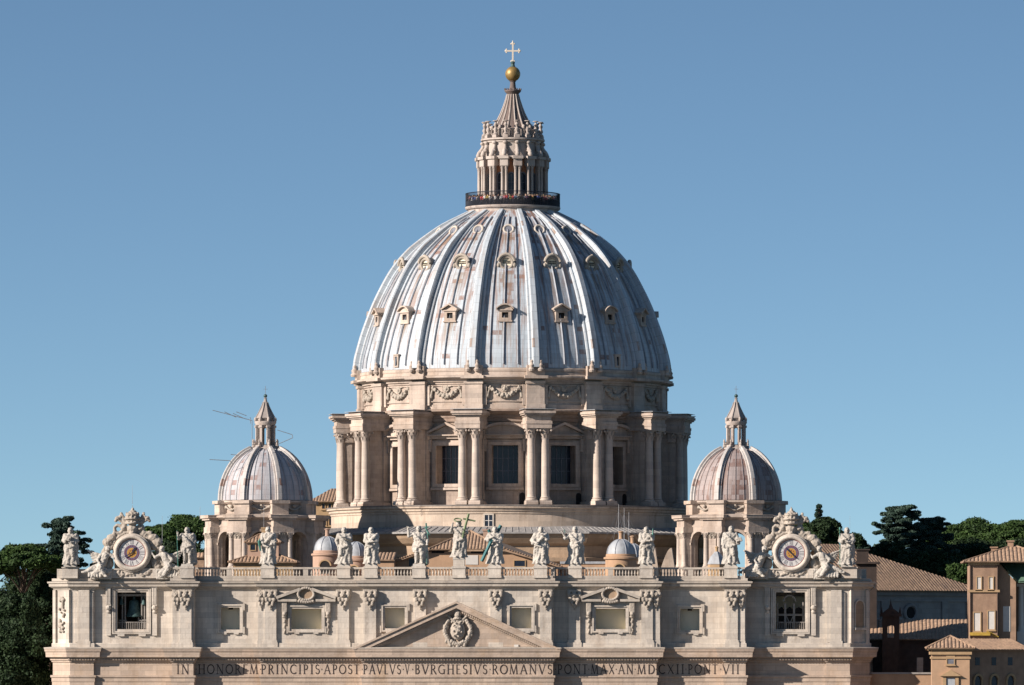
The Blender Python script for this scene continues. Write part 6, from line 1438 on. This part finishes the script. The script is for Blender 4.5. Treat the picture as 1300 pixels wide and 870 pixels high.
# wing beside the tower
y = -11; p, q = at(1231, 880, y), at(1296, 825, y); t = thing('palace_wing', 'shaded brown palace wing with tile eaves and arched windows, bottom right', 'building', (p.x, y, 0))
F = Matrix.Translation(Vector((p.x-.5, y, 0))) @ Matrix.Rotation(R(36), 4, 'Z')
m = MB(); m.M = F; m.box(0, 10.5, 0, 8, 0, q.z); obj('wall', m, M['orange'], t)
m = MB(); m.M = F; tiles(m, (-.6, -.7, q.z), (11.2, -.7, q.z), (11.2, 4, q.z+1.5), (-.6, 4, q.z+1.5), .5, .1); tiles(m, (11.2, 8.7, q.z), (-.6, 8.7, q.z), (-.6, 4, q.z+1.5), (11.2, 4, q.z+1.5), .5, .1); obj('roof', m, M['tile'], t)
for i in range(3):
    x = 2.0+2.9*i; m = MB(); m.M = F; m.box(x-.4, x+.4, -.04, .1, q.z-2.2, q.z-1.1); obj('small_window', m, M['glass'], t)
    m = MB(); m.M = F; m.prism([(x-.55, q.z-6.5), (x+.55, q.z-6.5), (x+.55, q.z-4.2)]+[(x+.55*cos(PI*k/8), q.z-4.2+.55*sin(PI*k/8)) for k in range(1, 8)]+[(x-.55, q.z-4.2)], -.04, .1); o = obj('arched_window', m, M['glass'], t)
    m = MB(); m.M = F; m.archband(x, q.z-4.2, .56, .85, -.3, .1, 10); m.box(x-.85, x-.56, -.2, .1, q.z-6.5, q.z-4.2); m.box(x+.56, x+.85, -.2, .1, q.z-6.5, q.z-4.2); obj('window_frame', m, M['ochre'], o)
# tall orange palace at the right edge
y = 2; p, q = at(1231, 880, y), at(1267, 713, y); t = thing('orange_palace', 'tall orange plastered palace with a low tile roof at the right edge', 'palace', (p.x, y, 0))
zq = q.z; m = MB(); m.box(p.x, q.x, y, y+14, 0, zq); 
obj('wall', m, M['orange'], t)
x2 = at(1290, 0, y).x; x3 = at(1345, 0, y).x
m = MB(); m.prism([(q.x+.003, 0), (x2, 0), (x2, at(0, 739, y).z), (q.x+.003, zq)], y+.8, y+14); obj('side_wing', m, M['orange'], t)
for X in (1266.5, 1232): m = MB(); px_ = at(X, 0, y).x; m.rod((px_, y-.12, 10), (px_, y-.12, zq-.3), .09, n=6); obj('downpipe', m, M['brown'], t)
m = MB(); m.box(x2+.003, x3, y+5, y+14, 0, zq); obj('rear_wing', m, M['orange'], t)
m = MB(); m.box(p.x-.25, q.x+.25, y-.25, y+.003, at(0, 752, y).z, at(0, 749, y).z); obj('string_course', m, M['ochre'], t); m = MB(); m.box(p.x-.2, q.x+.2, y-.2, y+.003, zq-.5, zq-.1); obj('eaves_band', m, M['ochre'], t)
m = MB(); zt3 = at(0, 693, y+6).z; hip(m, p.x, x3, y, y+14, zq, zt3, .9, pitch=.55); obj('roof', m, M['tile'], t)
for X_, Yt_ in ((1283, 688), (1262, 696)): m = MB(); c_ = at(X_, Yt_, y+6); m.box(c_.x-.4, c_.x+.4, y+5.6, y+6.6, zq, c_.z); m.box(c_.x-.55, c_.x+.55, y+5.45, y+6.75, c_.z+.003, c_.z+.2); obj('chimney', m, M['orange'], t)
m = MB(); m.add([(q.x+.3, y+.3, zq-.1), (x2+.3, y+.3, at(0, 738, y).z), (x3, y+.3, at(0, 738, y).z), (x3, y+5, zq-.2), (q.x+.3, y+5, zq-.2)], [(0, 1, 2, 3, 4)]); m.add([(q.x+.3, y+.3, zq-.3), (x2+.3, y+.3, at(0, 738, y).z-.2), (x3, y+.3, at(0, 738, y).z-.2), (x3, y+5, zq-.4), (q.x+.3, y+5, zq-.4)], [(0, 1, 2, 3, 4)]); obj('copper_roof', m, M['copper'], t)
winds(t, [(1240.5, 1245.5, 733, 748), (1256, 1260.5, 733, 748), (1236.5, 1244.5, 778, 801), (1254.5, 1262.5, 776, 799)], y)
p2, q2 = at(1273.5, 802, y+.8), at(1282.5, 770, y+.8); m = MB(); m.box(p2.x, q2.x, y+.74, y+.83, p2.z, q2.z); obj('blind_panel', m, M['white'], t)
m = MB(); m.solid([(.55, 0), (.5, .5), (.42, 1), (.38, at(0, 745, y).z-at(0, 802, y).z)], 14, (x2+.8, y+3, at(0, 802, y).z)); m.box(x2+.2, x2+1.5, y+2.3, y+3.7, 0, at(0, 801.9, y).z); m.box(x2+.2, x2+1.5, y+2.3, y+3.7, at(0, 744.9, y).z, at(0, 741, y).z); obj('column', m, M['white'], t)
m = MB(); a_ = at(1231, 807, y-.3); b_ = at(1257, 803, y-.3); m.box(a_.x, b_.x, y-1.2, y-.2, a_.z, b_.z); m.rod((b_.x, y-.6, b_.z), (b_.x+1.2, y-.6, a_.z-.2), .1, n=5); m.rod((b_.x-.5, y-.6, b_.z+.2), (b_.x+.9, y-.6, a_.z-.2), .1, n=5); tag(obj('yellow_shed', m, plain('yellow_paint', (.5, .33, .05), .7), None, org=(a_.x, y-1.2, a_.z)), 'low yellow roof shed at the foot of the orange palace', 'shed')
# ------------------------------------------------------------------ trees
def leaves(pts, nrm, size, rng, flat=0.0):
    n = len(pts); d = rng.normal(size=(n, 3)); d += nrm*1.0
    d /= np.linalg.norm(d, axis=1)[:, None]+1e-9
    u = np.cross(d, rng.normal(size=(n, 3))); u /= np.linalg.norm(u, axis=1)[:, None]+1e-9; v = np.cross(d, u)
    s = size*(0.6+0.8*rng.random((n, 1))); u *= s; v *= s*0.55
    return np.stack([pts-u, pts-v*.9, pts+u, pts+v*.9], axis=1).reshape(-1, 3)
def leafmesh(name, co):
    n = len(co)//4; me = bpy.data.meshes.new(name); me.vertices.add(n*4); me.vertices.foreach_set('co', co.astype(np.float32).ravel())
    me.loops.add(n*4); me.loops.foreach_set('vertex_index', np.arange(n*4, dtype=np.int32)); me.polygons.add(n); me.polygons.foreach_set('loop_start', np.arange(0, n*4, 4, dtype=np.int32))
    me.update(calc_edges=True); return me
def tree(kind, name, lab, X, Yt, y, wpx, hpx, seed, leaf, group, Yb=None, dens=1.0):
    rng = np.random.default_rng(seed); s = FPX/(CD+y); c = at(X, Yt, y); W = wpx/s; H = hpx/s; top = c.z; g0 = min(gz(c.x, y), top-H-2) if Yb is None else at(X, Yb, y).z
    t = thing(name, lab, 'tree', (c.x, y, g0), group); cl = []; limbs = []
    if kind == 'pine':       # umbrella crown: flattened clumps over a spreading fan of limbs
        n = int(62*dens)
        for i in range(n):
            a = rng.uniform(0, 2*PI); r = math.sqrt(rng.random())*.88; px, py = r*cos(a)*W/2, r*sin(a)*W/2
            pz = -H*(.12+.62*r**2.2)-rng.uniform(0, .22)*H
            cr = W*rng.uniform(.08, .15); cl.append((px, py, pz, cr, cr*rng.uniform(.4, .6)))
    elif kind == 'cedar':    # flat plates on level branches
        n = int(30*dens)
        for i in range(n):
            f = (i+.5)/n; a = i*2.4+rng.uniform(-.4, .4); rr = W/2*(.18+.82*f**.75)*rng.uniform(.45, 1.12)
            for q in range(6):
                k = .2+.85*(q+rng.random())/6; cl.append((rr*k*cos(a)+rng.normal()*.4, rr*k*sin(a)+rng.normal()*.4, -H*f*.96-.3+.06*H*k*rng.uniform(-.3, .9), max(.5, W*.052*rng.uniform(.5, 1.5)*(1.15-.5*k)), max(.16, H*.016)*rng.uniform(.7, 1.8)))
            limbs.append(((0, 0, -H*f-.2), (rr*.8*cos(a), rr*.8*sin(a), -H*f*.96-.35)))
    elif kind == 'fir':
        n = int(40*dens)
        for i in range(n):
            f = rng.random(); a = rng.uniform(0, 2*PI); rr = W/2*(.1+.9*f)*rng.uniform(.3, 1); cl.append((rr*cos(a), rr*sin(a), -H*f, W*.16, W*.11))
    else:                    # round broadleaf or shrub mass
        n = int(72*dens)
        for i in range(n):
            d = rng.normal(size=3); d /= np.linalg.norm(d); r = rng.uniform(.45, .86); cr = min(W, H)*rng.uniform(.12, .2)
            cl.append((d[0]*r*W/2, d[1]*r*W/2, -H/2+d[2]*r*H/2, cr, cr*.8))
    P_ = []; N_ = []
    for (px, py, pz, r, rz_) in cl:
        m_ = int(max(60, min(700, 230*r*r*4*.55/max(.2, (.28 if kind != 'cedar' else .55))))*(dens if kind != 'cedar' else 1))
        d = rng.normal(size=(m_, 3)); d /= np.linalg.norm(d, axis=1)[:, None]
        if kind == 'pine': d[:, 2] = np.where(rng.random(m_) < .7, np.abs(d[:, 2]), d[:, 2])
        rad = rng.random(m_)**.33; jit = 1+.25*rng.normal(size=m_)*.5
        p = d*(rad*jit)[:, None]*np.array([r, r, rz_])+np.array([px, py, pz]); P_.append(p); nn = d.copy(); nn[:, 2] += .4; N_.append(nn)
    P_ = np.concatenate(P_); N_ = np.concatenate(N_)
    P_[:, 2] = np.minimum(P_[:, 2], 0.1)
    co = leaves(P_, N_, {'fir': .26, 'cedar': .25}.get(kind, .26), rng); co[:, 2] += top-g0
    put('crown', leafmesh('crown', co), leaf, t)
    m = MB(); hh = top-g0; r0 = max(.28, W*.022)
    zf = hh-H*(.95 if kind == 'pine' else .55 if kind == 'round' else .03)
    fork = max(hh*.3, zf-H*.5) if kind == 'pine' else zf
    m.tube([(0, 0, 0), (.15, .1, fork*.5), (0, 0, fork)] + ([(0, 0, hh-H*.3)] if kind in ('pine', 'round') else []), [r0*1.3, r0, r0*.85] + ([r0*.4] if kind in ('pine', 'round') else []), 8)
    if kind in ('pine', 'round'):
        for q in cl[:14]: e = (q[0]*.9, q[1]*.9, hh+q[2]-.3*q[4]); m.tube([(0, 0, fork), (q[0]*.45, q[1]*.45, fork+(e[2]-fork)*.62), e], [r0*.5, r0*.35, r0*.12], 6)
    for a_, b_ in limbs: m.tube([(a_[0], a_[1], a_[2]+hh), (b_[0], b_[1], b_[2]+hh)], [r0*.35, r0*.1], 5)
    put('trunk', m.mesh('trunk', smooth=60), M['bark'], t)
GL, GR, GB = 'dark trees left of the facade', 'trees on the hill at the right', 'pines on the hill behind the left clock'
tree('cedar', 'cedar_tree', 'dark cedar with flat layered branches behind the far left statue', 78, 657, 55, 104, 62, 1, M['cedar'], GL)
tree('pine', 'umbrella_pine', 'broad umbrella pine with forked bare trunk at the left edge', 30, 689, 40, 96, 46, 2, M['pine'], GL, None, 1.3)
tree('pine', 'umbrella_pine', 'umbrella pine cut by the left edge of the photo', -18, 692, 60, 80, 50, 3, M['pine'], GL)
tree('round', 'evergreen_tree', 'dark evergreen filling the gap below the cedar, beside the facade', 62, 716, 48, 60, 130, 4, M['ever'], GL, 1000)
tree('round', 'evergreen_tree', 'round dark evergreen below the umbrella pine', 22, 748, 30, 62, 70, 5, M['ever'], GL, 1000, 1.2)
tree('round', 'evergreen_tree', 'lowest broad dark evergreen in the bottom left corner', 18, 784, 14, 100, 110, 6, M['ever'], GL, 1000, 1.6)
tree('round', 'evergreen_tree', 'dark evergreen cut by the left edge below the pines', -12, 735, 70, 90, 190, 7, M['ever'], GL, 1000, 1.6)
tree('round', 'evergreen_tree', 'tall dark evergreen behind the umbrella pine', 45, 705, 95, 110, 200, 8, M['ever'], GL, 1000, 1.6)
tree('pine', 'umbrella_pine', 'wide bright umbrella pine touching the left small dome', 246, 655, 260, 120, 42, 9, M['pine'], GB, None, 1.5)
tree('pine', 'umbrella_pine', 'umbrella pine just right of the crown of the left clock', 205, 664, 240, 70, 38, 10, M['pine'], GB, None, 1.3)
tree('round', 'evergreen_tree', 'dark evergreen below the hill pines behind the left clock', 228, 688, 180, 110, 50, 11, M['ever'], GB, 800, 1.3)
tree('pine', 'umbrella_pine', 'umbrella pine glimpsed through the gallery left of the great dome', 410, 668, 300, 40, 16, 12, M['pine'], GB)
tree('fir', 'slender_conifer', 'slender dark conifer rising behind the crown of the right clock', 1040, 641, 320, 15, 32, 13, M['cedar'], GR)
tree('round', 'broadleaf_tree', 'round green tree behind the right clock', 1045, 658, 280, 52, 42, 14, M['ever'], GR, 760, 1.2)
tree('round', 'broadleaf_tree', 'green tree between the right small dome and the right clock', 1012, 660, 290, 50, 40, 15, M['pine'], GR, 760, 1.1)
tree('round', 'yellow_shrub', 'yellow leaved shrub behind the far right statue', 1060, 689, 200, 40, 18, 16, M['yellowg'], GR, 740)
tree('round', 'broadleaf_tree', 'dark tree just right of the far right statue', 1086, 676, 250, 36, 44, 17, M['ever'], GR, 780)
tree('cedar', 'cedar_tree', 'large cedar with flat layered branches, tallest at the right', 1142, 642, 210, 128, 74, 18, M['cedar'], GR, None, 1.3)
tree('cedar', 'cedar_tree', 'smaller cedar growing against the right side of the large cedar', 1182, 657, 200, 116, 72, 19, M['cedar'], GR, None, 1.4)
tree('pine', 'umbrella_pine', 'broad dome shaped umbrella pine left of the orange palace roof', 1236, 657, 290, 116, 60, 20, M['pine'], GR, None, 1.6)
tree('pine', 'umbrella_pine', 'umbrella pine at the right edge above the palace roof', 1296, 655, 270, 86, 56, 21, M['pine'], GR, None, 1.4)
tree('pine', 'umbrella_pine', 'umbrella pine between the smaller cedar and the dome shaped pine', 1204, 668, 310, 90, 52, 31, M['pine'], GR, None, 1.3)
tree('pine', 'umbrella_pine', 'umbrella pine filling the dip between the two right hand pines', 1268, 661, 320, 90, 52, 32, M['pine'], GR, None, 1.3)
tree('round', 'broadleaf_tree', 'dark green tree below the dome shaped pine', 1238, 682, 220, 90, 50, 22, M['ever'], GR, 760, 1.3)
tree('round', 'round_bush', 'bright green round bush left of the orange palace wall', 1222, 713, 90, 40, 32, 23, M['pine'], GR, 770, 1.2)
tree('round', 'broadleaf_tree', 'dark mass of foliage below the large cedar', 1130, 688, 190, 100, 56, 24, M['ever'], GR, 770, 1.5)
tree('round', 'broadleaf_tree', 'dark foliage between the smaller cedar and the chapel roof', 1186, 696, 170, 90, 50, 25, M['ever'], GR, 770, 1.5)
tree('round', 'broadleaf_tree', 'dark tree at the right edge below the edge pine', 1292, 684, 230, 60, 40, 26, M['ever'], GR, 760, 1.2)
